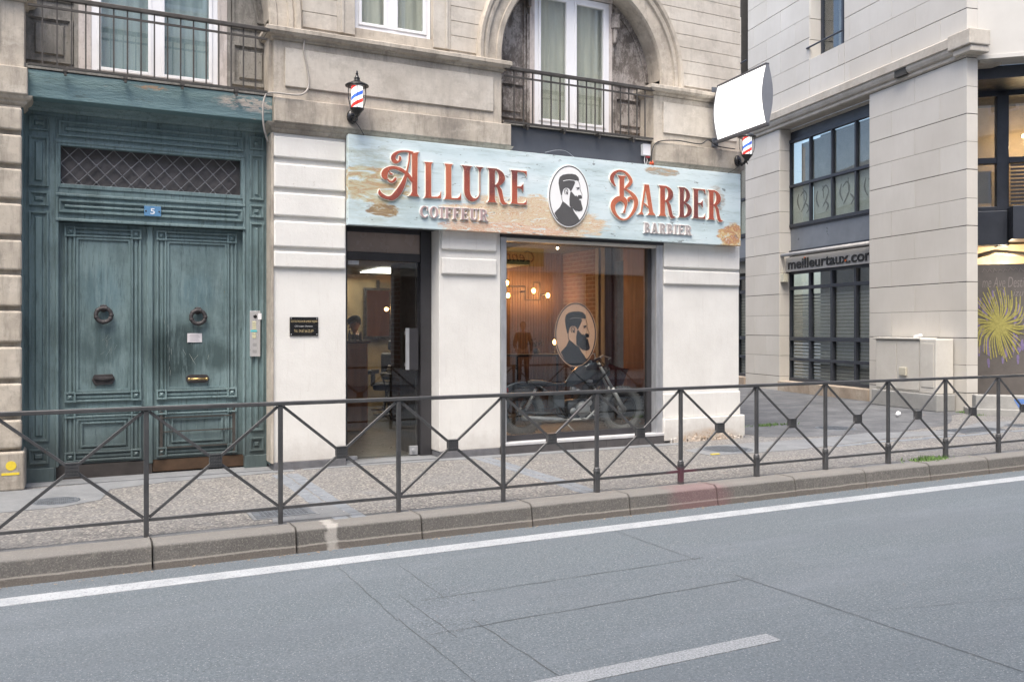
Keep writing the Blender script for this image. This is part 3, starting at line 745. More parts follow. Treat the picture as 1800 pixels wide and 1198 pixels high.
# balcony railings
def balcony(x0, x1, y, z1=4.77):
    b = B(); box(b, x0, x1, y - .03, y + .02, z1 - .03, z1 + .012)
    t = obj('balcony_railing', b, M['iron'], H1, bevel=.006)
    b = B(); box(b, x0, x1, y - .008, y + .012, z1 - .115, z1 - .095); obj('middle_rail', b, M['iron'], t)
    b = B(); box(b, x0, x1, y - .012, y + .016, 4.085, 4.107); obj('bottom_rail', b, M['iron'], t)
    n = round((x1 - x0) / .128)
    for i in range(1, n):
        x = x0 + (x1 - x0) * i / n
        b = B(); box(b, x - .007, x + .007, y - .007, y + .007, 4.105, z1 - .03); obj('baluster', b, M['iron'], t)
    for i in range(4):
        x = x0 + (x1 - x0) * (i + .6) / 4.2
        b = B(); box(b, x - .02, x + .02, y - .02, y + .08, 4.055, 4.085); box(b, x - .012, x + .012, y - .014, y + .014, 4.02, 4.06); obj('rail_foot', b, M['iron'], t)
    for x, d in ((x0, 1), (x1, -1)):
        b = B(); box(b, min(x, x - d * .02), max(x, x - d * .02), y - .02, .24, z1 - .025, z1 + .008); obj('wall_tie', b, M['iron'], t)
balcony(-.36, 1.90, -.13); balcony(4.76, 6.98, -.10, 4.76); balcony(-5.6, -3.4, -.13)

# ---- teal carriage door with its frame
b = B(); box(b, -.415, 1.975, -.02, .4, 3.81, 4.077); obj('door_beam', b, M['teal_peel'], H1, bevel=.008)
b = B(); mould(b, -.41, 1.97, .25, .4, [(0, 3.735), (.012, 3.745), (.02, 3.765), (.06, 3.785), (.10, 3.809)], False, False); obj('door_cove', b, M['teal'], H1)
YF, YL = .28, .355
b = B()
box(b, -.42, -.125, YF, .45, 0, 3.70); box(b, 1.735, 1.98, YF, .45, 0, 3.70)          # side pilasters
box(b, -.42, 1.98, YF + .001, .44, 3.70, 3.808); box(b, -.125, 1.735, YF, .45, 3.45, 3.70); box(b, -.125, 1.735, YF, .45, 2.655, 3.0)
box(b, -.44, -.405, .02, .28, 0.0, 3.8); box(b, 1.972, 1.985, .10, .28, 0.05, 3.8)
dframe = obj('door_frame', b, M['teal'], H1, bevel=.004)
b = B()
for x0, x1 in ((-.365, -.19), (1.785, 1.935)):
    for z0, z1, i in ((3.545, 3.69, .045), (2.985, 3.485, .05), (2.79, 2.93, .045), (.42, 2.73, .05), (.195, .345, .045)): panel(b, x0, x1, z0, z1, YF, .018, .016, i)
panel(b, -.10, 1.71, 3.51, 3.665, YF, .02, .018, .05); panel(b, -.10, 1.71, 2.735, 2.865, YF, .02, .018, .045)
obj('frame_panel', b, M['teal'], dframe, bevel=.002, seg=1)
b = B(); box(b, -.13, 1.74, YF - .022, YF + .01, 3.44, 3.47); box(b, -.13, 1.74, YF - .022, YF + .01, 2.90, 2.93)
box(b, -.13, 1.74, YF - .03, YF + .01, 2.645, 2.675); box(b, -.13, -.10, YF - .015, YF, 0.15, 3.44); box(b, 1.71, 1.74, YF - .015, YF, .15, 3.44)
obj('frame_bead', b, M['teal'], dframe, bevel=.008)
for x0, x1 in ((-.41, -.14), (1.73, 1.975)):
    b = B(); box(b, x0, x1, YF - .02, YF + .1, 0, .15); obj('frame_plinth', b, M['teal'], dframe, bevel=.006)
# transom grille
b = B(); frame(b, -.124, 1.734, 2.985, 3.455, .042, YF - .012, YF + .06); gr = obj('transom_grille', b, M['teal'], H1, bevel=.006)
b = B(); box(b, -.12, 1.73, YF + .10, YF + .11, 2.99, 3.45); obj('transom_mesh', b, plain('dark_mesh', (.105, .098, .10), .8, 0, .3, 7, .5, 120), gr)
b = B(); px_, zr = .1655, (3.42, 3.245, 3.07); xa, xb, za, zb = -.083, 1.652, 3.014, 3.43
def diag(x, z, dx, dz):
    # clip a long diagonal to the opening
    pts = []
    t0, t1 = -9, 9
    for p, d, lo, hi in ((x, dx, xa, xb), (z, dz, za, zb)):
        u, v = (lo - p) / d, (hi - p) / d; t0, t1 = max(t0, min(u, v)), min(t1, max(u, v))
    if t1 > t0 + .05: tube(b, [(x + dx * t0, YF + .07, z + dz * t0), (x + dx * t1, YF + .07, z + dz * t1)], .0048, 6)
for i in range(-4, 16):
    diag(xa + i * px_, 3.42, 1, 1.057); diag(xa + i * px_, 3.42, 1, -1.057)
M['grille'] = plain('grille_iron', (.24, .24, .25), .5, .2, .2, 12); obj('grille_rod', b, M['grille'], gr)
b = B()
for k, z in enumerate(zr):
    for i in range(12):
        x = xa + i * px_
        if xa <= x <= xb: ball(b, (x, YF + .062, z), .013, (1, .6, 1), 8)
obj('rosette', b, M['grille'], gr, True)
# the two leaves
def leaf(x0, x1, left):
    b = B(); box(b, x0, x1, YL, YL + .05, .155, 2.645); lf = obj('door_leaf', b, M['teal'], H1, bevel=.003)
    m0, m1 = (x0 + .075, x1 - .095) if left else (x0 + .035, x1 - .075)
    def bordered(z0, z1, nm):
        b = B(); w = .098
        for xx in (m0, m1 - w):
            for a, c in ((0, .018), (.035, .063), (.08, .098)): box(b, xx + a, xx + c, YL - (.026 if a != .035 else .013), YL + .002, z0 + w, z1 - w)
        for z in (z0, z1 - w):
            for a, c in ((0, .018), (.035, .063), (.08, .098)): box(b, m0 + w, m1 - w, YL - (.026 if a != .035 else .013), YL + .002, z + a, z + c)
            for xx in (m0, m1 - w):
                box(b, xx - .003, xx + w + .003, YL - .018, YL + .002, z - .003, z + w + .003)
                frame(b, xx - .003, xx + w + .003, z - .003, z + w + .003, .018, YL - .036, YL - .018)
                bev(b, xx + .02, xx + w - .02, z + .02, z + w - .02, YL - .0179, .022, .024)
        obj(nm, b, M['teal'], lf, bevel=.002, seg=1)
        b = B(); frame(b, m0 + w + .004, m1 - w - .004, z0 + w + .004, z1 - w - .004, .024, YL - .016, YL + .002)
        if z1 - z0 < 1:
            panel(b, m0 + w + .05, m1 - w - .05, z0 + w + .05, z1 - w - .05, YL, .014, .016, 0)
        else:
            for i in (1, 2):
                xx = m0 + w + .02 + (m1 - m0 - 2 * w - .04) * i / 3; box(b, xx - .0015, xx + .0015, YL - .0015, YL + .002, z0 + w + .03, z1 - w - .03)
        obj('field', b, M['teal'], lf)
    bordered(.80, 2.60, 'upper_panel'); bordered(.185, .735, 'lower_panel')
    return lf
lfL = leaf(-.12, .772, True); lfR = leaf(.795, 1.73, False)
b = B(); box(b, .735, .792, YL - .03, YL + .04, .12, 2.645); obj('meeting_stile', b, M['teal'], lfL, bevel=.008)
kick = plain('kick_plate', (.060, .053, .050), .45, .3, .25, 5); kick2 = plain('rusty_kick_plate', (.085, .052, .032), .5, .3, .35, 6, .2, 40)
b = B(); box(b, -.125, .785, YL - .02, YL + .05, .005, .152); o = obj('kick_plate', b, kick, lfL)
b = B(); box(b, .79, 1.735, YL - .012, YL + .05, .03, .152); o = obj('kick_plate', b, kick2, lfR); o['label'] = 'rust brown kick plate'
iron = plain('old_iron', (.065, .060, .062), .6, .5, .3, 20, .5, 90)
for lf, x, z in ((lfL, .315, 1.695), (lfR, 1.247, 1.68)):
    b = B(); torus(b, (x, YL - .045, z), .073, .021, RX, 30, 10); torus(b, (x, YL - .045, z), .073, .010, RX, 30, 6)
    for a in (0, 70, 140, 200, 270, 330):
        p = (x + .073 * math.cos(math.radians(a)), YL - .045, z + .073 * math.sin(math.radians(a))); ball(b, p, .025, (1, 1, 1), 8)
    k = obj('knocker', b, iron, lf, True)
    b = B(); box(b, x - .03, x + .03, YL - .06, YL, z + .075, z + .105); lathe(b, [(.04, 0), (.04, .012), (.02, .02)], (x, YL, z + .07), 16, RX); obj('knocker_mount', b, iron, k, bevel=.006)
b = B(); plate(b, [[(.205, 1.02), (.225, 1.075), (.40, 1.08), (.425, 1.03), (.40, .975), (.235, .965)]], YL - .02, YL); plate(b, [[(.22, 1.05), (.41, 1.052), (.40, 1.03), (.315, 1.018), (.23, 1.03)]], YL - .045, YL - .02)
o = obj('letter_slot', b, iron, lfL, bevel=.006)
b = B(); plate(b, [[(1.165 + .075 * math.copysign(1, math.cos(a)) + .035 + .045 * math.cos(a) + .045, 1.01 + .045 * math.sin(a)) for a in [2 * PI * k / 24 + .01 for k in range(24)]]], YL - .018, YL)
o = obj('letter_slot', b, iron, lfR, bevel=.004)
b = B(); tube(b, [(1.155, YL - .045, 1.008), (1.335, YL - .045, 1.008)], .012, 10); ball(b, (1.155, YL - .045, 1.008), .017); ball(b, (1.335, YL - .045, 1.008), .017)
p2 = obj('brass_bar', b, plain('brass', (.50, .36, .16), .35, .9, .2, 30), o, True)
b = B()
for z in (.28, .45, .60, .71): box(b, .86, 1.62, YL - .034, YL - .026, z - .006, z + .006)
for x in (.86, 1.61): box(b, x, x + .03, YL - .03, YL, .17, .74)
obj('guard_bar', b, M['iron'], lfR)
b = B()
for i in range(7):
    x, z = 1.08 + random.uniform(0, .3), 1.25 + random.uniform(-.12, .18); a = random.choice((.9, -1.1, 1.3, .5)); l = random.uniform(.05, .12)
    tube(b, [(x, YL - .0015, z), (x + l * math.cos(a), YL - .0015, z + l * math.sin(a))], .0014, 4)
for i in range(12):
    x, z = .90 + random.uniform(0, .1), 1.0 + random.uniform(0, .65); tube(b, [(x, YL - .0165, z), (x + random.uniform(-.004, .01), YL - .0165, z + random.uniform(.02, .07))], .0014, 4)
for i in range(9):
    x, z = .24 + random.uniform(0, .2), 1.25 + random.uniform(0, .22); tube(b, [(x, YL - .0015, z), (x + random.uniform(-.02, .05), YL - .0015, z + random.uniform(.03, .08))], .0009, 4)
obj('scratches', b, plain('scratch', (.36, .40, .38), .8), lfR)
b = B(); box(b, -.42, 1.98, .02, .45, -.01, .012); obj('door_step', b, M['concrete'], H1)

# ---- shop entrance
YD = .27
b = B(); box(b, 2.80, 2.895, YD, YD + .08, .0, 2.735); box(b, 3.80, 3.94, YD - .02, YD + .10, .0, 2.735)
box(b, 2.895, 3.80, YD, YD + .08, 2.36, 2.455); box(b, 2.895, 3.80, YD, YD + .08, 2.69, 2.735); box(b, 3.755, 3.80, YD + .05, YD + .6, .0, 2.36)
sd_ = obj('shop_door', b, M['black_frame'], H1, bevel=.004)
b = B(); box(b, 2.895, 3.80, YD + .03, YD + .038, 2.455, 2.69); obj('transom_pane', b, M['glass'], sd_)
b = B(); box(b, 2.895, 3.80, YD + .018, YD + .028, 2.455, 2.69); obj('transom_blind', b, plain('brown_blind', (.30, .235, .205), .25, 0, .12, 3), sd_)
b = B(); box(b, 2.905, 3.775, YD + .03, YD + .042, .02, 2.355); gd = obj('glass_leaf', b, M['door_glass'], sd_)
b = B(); box(b, 2.905, 3.04, YD + .015, YD + .055, 2.305, 2.355); box(b, 2.905, 3.02, YD + .015, YD + .055, .02, .06); obj('patch_fitting', b, M['alu'], gd, bevel=.002)
b = B(); box(b, 3.67, 3.775, YD + .012, YD + .058, .03, .135); lathe(b, [(.024, 0), (.024, .012), (.012, .014)], (3.72, YD + .012, .082), 16, RX); obj('floor_lock', b, M['alu'], gd, bevel=.002)
b = B(); box(b, 3.60, 3.645, YD - .045, YD - .025, 1.06, 1.56); box(b, 3.61, 3.63, YD - .03, YD + .03, 1.10, 1.14); box(b, 3.61, 3.63, YD - .03, YD + .03, 1.48, 1.52); obj('handle', b, M['alu'], gd, bevel=.003)
b = B(); box(b, 3.645, 3.76, YD - .04, YD - .02, 1.06, 1.56); obj('handle_plate', b, M['black_frame'], gd)
b = B(); box(b, 2.80, 3.94, -.02, .5, -.01, .016); obj('threshold', b, M['concrete'], H1)

# ---- shop window
b = B(); box(b, 4.752, 4.832, -.012, .10, .10, 2.688)
sw = obj('shop_window', b, M['alu'], H1, bevel=.004)
b = B(); box(b, 7.10, 7.208, -.012, .16, .10, 2.688); obj('shutter_guide', b, M['alu'], sw, bevel=.004)
b = B(); box(b, 4.83, 7.10, -.005, .08, 2.645, 2.685); obj('shutter_slat', b, M['light_strip'], sw, bevel=.006)
b = B(); box(b, 4.755, 7.205, -.03, .1, 2.688, 2.733); obj('shutter_box', b, M['black_frame'], sw)
b = B(); box(b, 4.832, 4.85, .10, .17, .14, 2.69); box(b, 7.035, 7.10, .10, .17, .14, 2.69); box(b, 4.85, 7.035, .10, .17, .14, .215); box(b, 4.85, 7.035, .10, .17, 2.645, 2.69)
obj('window_frame', b, M['black_frame'], sw, bevel=.003)
b = B(); box(b, 4.85, 7.035, .135, .143, .215, 2.645); pane_o = obj('pane', b, M['glass'], sw)
b = B(); box(b, 4.75, 7.21, -.045, .12, .105, .14); obj('sill', b, plain('pale_sill', (.50, .50, .51), .5), sw, bevel=.004)
b = B()
for i in range(5): box(b, 4.75 + i * .512, 4.75 + i * .512 + .507, -.04, .1, -.01, .103)
obj('plinth_tile', b, M['dark_tile'], sw, bevel=.003)

# ------------------------------------------------------------ the shop sign
SY = -.14
sg = thing('shop_sign', 'long weathered blue plank sign reading ALLURE BARBER above the shopfront', 'sign', (0, 0, 0))
b = B(); box(b, 2.79, 8.46, SY, -.04, 2.722, 3.735); obj('board', b, M['sign'], sg, bevel=.004)
b = B(); box(b, 2.80, 8.45, -.04, -.001, 2.735, 3.69); obj('back_frame', b, M['alu'], sg)
def poly_off(pts, o):
    n = len(pts); ar = sum(pts[i][0] * pts[(i + 1) % n][1] - pts[(i + 1) % n][0] * pts[i][1] for i in range(n))
    sgn = 1 if ar > 0 else -1; out = []
    for i in range(n):
        a, p, c = pts[i - 1], pts[i], pts[(i + 1) % n]
        u = Vector((p[0] - a[0], p[1] - a[1])); v = Vector((c[0] - p[0], c[1] - p[1]))
        if u.length < 1e-6 or v.length < 1e-6: out.append(p); continue
        u.normalize(); v.normalize(); nu = Vector((u.y, -u.x)) * sgn; nv = Vector((v.y, -v.x)) * sgn
        m = nu + nv
        if m.length < .3: m = nu; k = 1
        else: m.normalize(); k = min(1 / max(.35, m.dot(nu)), 1.7)
        out.append((p[0] + m.x * o * k, p[1] + m.y * o * k))
    return out
def ribbon(pts, sub=5, mn=.5):
    """centre line [(x, y, width)] smoothed into one outline"""
    P_ = [Vector(p) for p in pts]; q = []
    for i in range(len(P_) - 1):
        p0, p1, p2, p3 = P_[max(i - 1, 0)], P_[i], P_[i + 1], P_[min(i + 2, len(P_) - 1)]
        for k in range(sub):
            t = k / sub; q.append(.5 * ((2 * p1) + (p2 - p0) * t + (2 * p0 - 5 * p1 + 4 * p2 - p3) * t * t + (3 * p1 - p0 - 3 * p2 + p3) * t ** 3))
    q.append(P_[-1]); L_, R_ = [], []
    for i, p in enumerate(q):
        d = q[min(i + 1, len(q) - 1)] - q[max(i - 1, 0)]; d = Vector((d.x, d.y)).normalized(); s = Vector((-d.y, d.x)) * max(mn, p.z) / 2
        L_.append((p.x + s.x, p.y + s.y)); R_.append((p.x - s.x, p.y - s.y))
    return L_ + R_[::-1]
def arcp(cx, cy, rx, ry, a0, a1, n=14):
    return [(cx + rx * math.cos(math.radians(a0 + (a1 - a0) * k / n)), cy + ry * math.sin(math.radians(a0 + (a1 - a0) * k / n))) for k in range(n + 1)]
def stem(x0, x1, s=.09): return [(x0 - s, 1), (x1 + s, 1), (x1 + .02, .95), (x1, .86), (x1, .14), (x1 + .02, .05), (x1 + s, 0), (x0 - s, 0), (x0 - .02, .05), (x0, .14), (x0, .86), (x0 - .02, .95)]
def cres(cx, cy, rx, ry, ix, iy, jx, jy, a0, a1): return arcp(cx, cy, rx, ry, a0, a1) + arcp(ix, iy, jx, jy, a1, a0)
GL = {
 'L': [stem(.12, .42), [(.38, 0), (1, 0), (1, .20), (.93, .09), (.8, .04), (.38, .035)]],
 'U': [[(.0, 1), (.50, 1), (.42, .95), (.38, .86), (.38, .28), (.12, .28), (.12, .86), (.08, .95)], cres(.50, .30, .38, .32, .62, .30, .24, .23, 180, 360), [(.68, 1), (1.02, 1), (.92, .93), (.88, .84), (.88, .29), (.845, .29), (.845, .84), (.80, .93)]],
 'R': [stem(.12, .40, .10), cres(.36, .735, .56, .265, .36, .74, .26, .228, 90, -90), [(.42, .50), (.62, .50), (.76, .38), (.86, .10), (.93, .02), (1.06, .0), (.98, -.04), (.82, -.05), (.70, .03), (.60, .28), (.52, .44)]],
 'E': [stem(.12, .42), [(.40, 1), (1, 1), (1, .84), (.94, .93), (.8, .965), (.40, .97)], [(.40, 0), (1, 0), (1, .18), (.94, .08), (.8, .04), (.40, .03)], [(.40, .52), (.66, .535), (.80, .62), (.80, .38), (.66, .475), (.40, .485)]],
 'F': [stem(.12, .42), [(.40, 1), (1, 1), (1, .80), (.94, .91), (.8, .96), (.40, .965)], [(.40, .52), (.66, .535), (.80, .64), (.80, .38), (.66, .475), (.40, .485)]],
 'A': [[(.36, 1), (.64, 1), (.90, .10), (1.06, 0), (.56, 0), (.68, .08), (.44, .82)], [(.37, .99), (.45, .90), (.21, .08), (.30, 0), (-.04, 0), (.13, .08)], [(.22, .36), (.30, .35), (.45, .30), (.60, .22), (.60, .27), (.45, .35), (.30, .39), (.22, .40)]],
 'B': [stem(.12, .40, .09)[:6] + [(.40, 0), (.03, 0)] + stem(.12, .40, .09)[8:], cres(.36, .74, .50, .26, .36, .745, .24, .222, 90, -90), cres(.36, .25, .64, .25, .36, .25, .34, .215, 90, -90)],
 'C': [cres(.54, .5, .54, .52, .62, .5, .36, .46, 40, 320), [(.93, .98), (.98, .98), (.98, .66), (.92, .66), (.88, .84)]],
 'O': [cres(.5, .5, .52, .52, .5, .5, .27, .475, 0, 180), cres(.5, .5, .52, .52, .5, .5, .27, .475, 180, 360)],
 'I': [stem(.30, .70, .22)],
}
def letter_bm(bf, bb, polys, tr, o, depth, front=.008, k0=0):
    """front face letter on a thicker pale backing; tr maps unit or trace coordinates to photo pixels, then to the sign plane"""
    for i, pl in enumerate(polys):
        q = [tr(*p) for p in pl]; e = .0003 * (i + k0)
        fw = [P(x, y, SY) for x, y in q]
        bk = [P(x, y, SY) for x, y in poly_off(q, o)]
        prism(bb, [bk], lambda p: (p[0], SY - depth - e, p[1]), lambda p: (p[0], SY + .001, p[1]))
        prism(bf, [fw], lambda p: (p[0], SY - depth - front - e, p[1]), lambda p: (p[0], SY - depth + .001, p[1]))
def quad(xl, xr, tl, tr_, bl, br):
    def f(u, v):
        x = xl + (xr - xl) * u; t = tl + (tr_ - tl) * u; bo = bl + (br - bl) * u
        return (x, bo + (t - bo) * v)
    return f
def letter(name, polys, tr, mf, mb, o=1.25, depth=.014, parent=sg):
    bf, bb = B(), B(); letter_bm(bf, bb, polys, tr, o, depth)
    l = obj(name, bf, mf, parent); obj('backing', bb, mb, l); return l
ZA = lambda x, y: (655 + x / 9.983, 255 + y / 9.983)
bigA = [[(640, 142), (700, 146), (800, 128), (778, 175), (772, 500), (770, 830), (782, 880), (808, 908), (625, 893), (662, 868), (684, 820), (684, 640), (660, 600), (685, 590), (680, 165)],
        ribbon([(640, 140, 24), (628, 300, 22), (600, 430, 26), (568, 560, 50), (515, 700, 82), (440, 830, 108), (350, 920, 95), (275, 935, 62)]),
        ribbon([(300, 930, 50), (230, 925, 55), (160, 890, 62), (115, 840, 52), (112, 785, 10)]),
        ribbon([(700, 138, 28), (630, 120, 24), (540, 112, 22), (440, 130, 38), (370, 180, 66), (352, 240, 74), (385, 295, 66), (430, 300, 40)]),
        ribbon([(425, 315, 22), (468, 268, 38), (470, 225, 36), (455, 200, 12)]),
        ribbon([(690, 640, 50), (630, 555, 56), (570, 490, 52), (470, 428, 54), (370, 400, 46), (285, 412, 60), (215, 470, 104), (200, 540, 104), (235, 600, 50)]),
        ribbon([(250, 600, 20), (290, 640, 28), (340, 645, 40), (385, 605, 44), (390, 575, 30)]),
        ribbon([(285, 470, 10), (300, 505, 28), (345, 520, 12)])]
letter('letter_a', bigA, ZA, M['red'], M['cream'], 1.35, .015)
for ch, q in (('L', (744, 774, 285, 286.5, 348, 349)), ('L', (779.5, 809, 288, 290, 350, 351.5)), ('U', (810.5, 847.5, 291, 294.5, 352.5, 354)),
              ('R', (855, 889, 295.5, 298, 355.5, 357.5)), ('E', (895.5, 924.5, 299, 301.5, 358, 360.5))):
    letter('letter_' + ch.lower(), GL[ch], quad(*q), M['red'], M['cream'])
ZB = lambda x, y: (1060 + x / 9.215, 290 + y / 9.215)
bigB = [[(225, 170), (290, 182), (358, 178), (328, 225), (322, 525), (258, 525), (258, 225)],
        ribbon([(188, 345, 10), (150, 290, 36), (130, 215, 58), (160, 145, 52), (235, 100, 30), (320, 110, 28), (390, 168, 38), (438, 260, 50), (410, 320, 52), (350, 378, 30)]),
        ribbon([(330, 385, 22), (420, 440, 36), (490, 515, 58), (522, 600, 62), (505, 700, 52), (450, 800, 38), (370, 878, 22), (280, 880, 24), (205, 820, 38), (155, 730, 58), (150, 640, 74), (200, 570, 88), (275, 545, 84), (335, 580, 78), (355, 640, 44), (345, 710, 18), (326, 775, 36)]),
        ribbon([(470, 560, 22), (425, 535, 36), (398, 560, 34), (408, 600, 18)])]
letter('letter_b', bigB, ZB, M['red'], M['cream'], 1.35, .015)
for ch, q in (('A', (1121.5, 1149, 324, 325.5, 376.8, 378.4)), ('R', (1156, 1184, 326, 328.5, 379.2, 381.5)), ('B', (1191, 1214.5, 329, 331, 381.5, 383.5)),
              ('E', (1216, 1238, 331.5, 333.5, 383.2, 385)), ('R', (1242.5, 1267.5, 333.8, 336, 385.5, 388))):
    letter('letter_' + ch.lower(), GL[ch], quad(*q), M['red'], M['cream'], 1.15, .014)
def smallword(word, x0, x1, t0, t1, b0, b1, wid, fm_=None):
    tot = sum(wid); x = x0; s = (x1 - x0) / tot
    for ch, w in zip(word, wid):
        xa, xb = x + .10 * s * w, x + .90 * s * w
        fa, fb = (xa - x0) / (x1 - x0), (xb - x0) / (x1 - x0)
        letter('letter_' + ch.lower(), GL[ch], quad(xa, xb, t0 + (t1 - t0) * fa, t0 + (t1 - t0) * fb, b0 + (b1 - b0) * fa, b0 + (b1 - b0) * fb), fm_ or M['mauve'], M['greylet'], 1.15, .016)
        x += w * s
smallword('COIFFEUR', 736, 857, 362.5, 368.5, 381.5, 388, (1.1, 1.15, .62, .9, .9, 1, 1.1, 1.1))
smallword('BARBIER', 1130, 1215, 391.5, 397, 408.8, 413, (1, 1.15, 1.1, 1, .62, .95, 1.1), M['greyfront'])
# oval emblem with the bearded profile
LG = {'hair': [[(285, 335), (300, 290), (350, 255), (430, 240), (500, 240), (560, 255), (603, 298), (612, 340), (600, 360), (575, 345), (535, 350), (548, 385), (532, 420), (505, 480), (488, 515), (470, 520), (460, 490), (430, 468), (390, 468), (358, 490), (342, 540), (332, 600), (313, 570), (294, 480), (280, 390)]],
      'beard': [[(472, 530), (492, 530), (548, 600), (570, 590), (585, 615), (600, 583), (640, 585), (660, 608), (660, 640), (612, 648), (612, 662), (640, 672), (655, 740), (672, 800), (660, 835), (610, 848), (560, 830), (500, 775), (460, 758), (455, 650)]],
      'jacket': [[(345, 680), (400, 722), (462, 778), (500, 790), (540, 870), (590, 935), (628, 1000), (560, 1058), (447, 1082), (350, 1058), (270, 980), (212, 875), (250, 830), (300, 780), (330, 720)]],
      'line': [ribbon([(330, 600, 7), (333, 640, 7), (345, 690, 7)]), ribbon([(603, 360, 5), (626, 430, 5), (627, 480, 5), (640, 525, 5), (658, 570, 5), (655, 600, 5)]),
               [(558, 463), (618, 455), (612, 480), (590, 496), (568, 488), (595, 470)], ribbon([(388, 570, 6), (376, 515, 9), (400, 485, 10), (428, 508, 8), (424, 575, 12)]), ribbon([(398, 520, 7), (412, 548, 14), (408, 570, 6)]),
               ribbon([(470, 768, 8), (520, 800, 8), (570, 850, 5)])]}
part = [(350, 352), (400, 340), (450, 334), (540, 345), (540, 354), (450, 343), (400, 349), (360, 361)]
def ell2(cx, cy, rx, ry, n=56): return [(cx + rx * math.cos(2 * PI * k / n), cy + ry * math.sin(2 * PI * k / n)) for k in range(n)]
def emblem(tr, plane, parent, y, fillmat, inkmat, mk=M['logo_white'], thick=.02, nm='emblem', flip=1):
    T = lambda l: [P(*tr(*p), plane) for p in l]
    b = B(); prism(b, [T(ell2(447, 600, 330, 502))], lambda p: (p[0], y - thick, p[1]), lambda p: (p[0], y, p[1])); e = obj(nm, b, fillmat, parent)
    b = B(); yy = y - thick
    prism(b, [T(ell2(447, 598, 319, 490)), T(ell2(447, 598, 304, 474))], lambda p: (p[0], yy - .002, p[1]), lambda p: (p[0], yy, p[1])); obj('oval_ring', b, inkmat, e)
    for k, h in (('hair', .002), ('beard', .0024), ('jacket', .0028), ('line', .0032)):
        for i, pl in enumerate(LG[k]):
            b = B(); prism(b, [T(pl)], lambda p: (p[0], yy - h - .0001 * i, p[1]), lambda p: (p[0], yy, p[1])); obj(k if k != 'line' else 'profile_line', b, inkmat, e)
    b = B(); prism(b, [T(part)], lambda p: (p[0], yy - .0045, p[1]), lambda p: (p[0], yy, p[1])); obj('hair_parting', b, mk, e)
    return e
emblem(lambda x, y: (950 + x / 9.22, 280 + y / 9.22), SY, sg, SY, M['logo_white'], M['logo_ink'])
# the same emblem as a vinyl on the shop window
def vinyl():
    s = N('glow_tinted_vinyl'); t = s.n('BsdfTransparent'); d = s.n('BsdfDiffuse'); d.inputs[0].default_value = (.90, .60, .42, 1)  # peach colour paints in the glow of the lamps behind
    m = s.n('MixShader'); m.inputs[0].default_value = .60; s.L(t.outputs[0], m.inputs[1]); s.L(d.outputs[0], m.inputs[2]); s.L(m.outputs[0], s.o.inputs[0]); return s.m
M['vinyl'] = vinyl(); M['vinyl_ink'] = plain('vinyl_ink', (.022, .026, .032), .6, 0, .1)
emblem(lambda x, y: (970 + (1.117 * x - 82.9) / 9.98, 530 + (1.127 * y - 100) / 9.98), .15, sw, .152, M['vinyl'], M['vinyl_ink'], plain('vinyl_pale', (.3, .27, .25), .6), .002, 'window_emblem')

# ------------------------------------------------------------ barber lanterns
def stripes():
    s = N('barber_stripes'); sep = s.n('SeparateXYZ'); s.L(s.tc.outputs['Object'], sep.inputs[0])
    an = s.math('ARCTAN2', sep.outputs[1], sep.outputs[0])
    v = s.math('FRACT', s.math('ADD', s.math('ADD', s.math('MULTIPLY', sep.outputs[2], 5.0), .595), s.math('MULTIPLY', an, -1 / (2 * PI))))
    c = s.ramp(v, [(0, (.95, .95, .93)), (.20, (.85, .05, .04)), (.40, (.95, .95, .93)), (.62, (.04, .12, .62)), (.82, (.95, .95, .93))], 'CONSTANT')
    s.L(c, s.b.inputs['Emission Color']); s.b.inputs['Emission Strength'].default_value = .55
    return s.set(c, .35)
M['stripes'] = stripes()
def lantern(loc, label, h=0.0):
    t = thing('barber_lantern', label, 'wall lantern', loc, 0, 'barber lanterns at the two ends of the shop sign')
    # origin at the wall plate; lamp body in front of it
    cy = -.17
    b = B(); lathe(b, [(.048, 0), (.052, .008), (.045, .02), (.028, .034), (.012, .04)], (0, 0, -.02), 18, RX @ Matrix.Diagonal((1, 1.5, 1))); obj('wall_plate', b, M['black'], t, True)
    b = B(); tube(b, [(0, -.03, -.03), (0, -.07, -.075), (0, -.12, -.075), (0, -.155, -.045), (0, cy, .0)], [.014, .016, .017, .018, .03], 10); ball(b, (0, -.075, -.085), .020); tube(b, [(0, -.15, -.05), (.0, -.175, -.085), (0, -.18, -.10)], [.012, .008, .004], 8)
    obj('arm', b, M['black'], t, True)
    b = B(); lathe(b, [(.018, -.05), (.034, -.02), (.056, .012), (.064, .022), (.066, .03), (.05, .034)], (0, cy, 0), 20); obj('cup', b, M['black'], t, True)
    b = B(); lathe(b, [(.053, .034), (.053, .262)], (0, cy, 0), 28)
    g = obj('striped_cylinder', b, M['stripes'], t, True)
    for v in g.data.vertices: v.co.y -= cy
    g.location = (0, cy, 0)
    b = B(); lathe(b, [(.058, .034), (.076, .08), (.086, .14), (.088, .20), (.084, .262)], (0, cy, 0), 26)
    bmesh.ops.delete(b, geom=[f for f in b.faces if len(f.verts) > 4], context='FACES_ONLY'); obj('glass_shade', b, M['lamp_glass'], t, True)
    for k in range(6):
        a = 2 * PI * k / 6 + .25; c, s_ = math.cos(a), math.sin(a)
        b = B(); tube(b, [(r * c, cy + r * s_, z) for r, z in ((.060, .03), (.079, .08), (.089, .14), (.091, .20), (.087, .264))], .0030, 5); obj('rib', b, M['black'], t)
    b = B(); lathe(b, [(.095, .262), (.108, .266), (.110, .276), (.098, .288), (.07, .305), (.045, .318), (.028, .332), (.024, .345), (.030, .352), (.018, .368), (.010, .395), (.014, .403), (.007, .414), (.009, .424), (.002, .44)], (0, cy, 0), 24)
    obj('cap', b, M['black'], t, True)
    t.scale = (1.2, 1.15, 1.03)
    return t
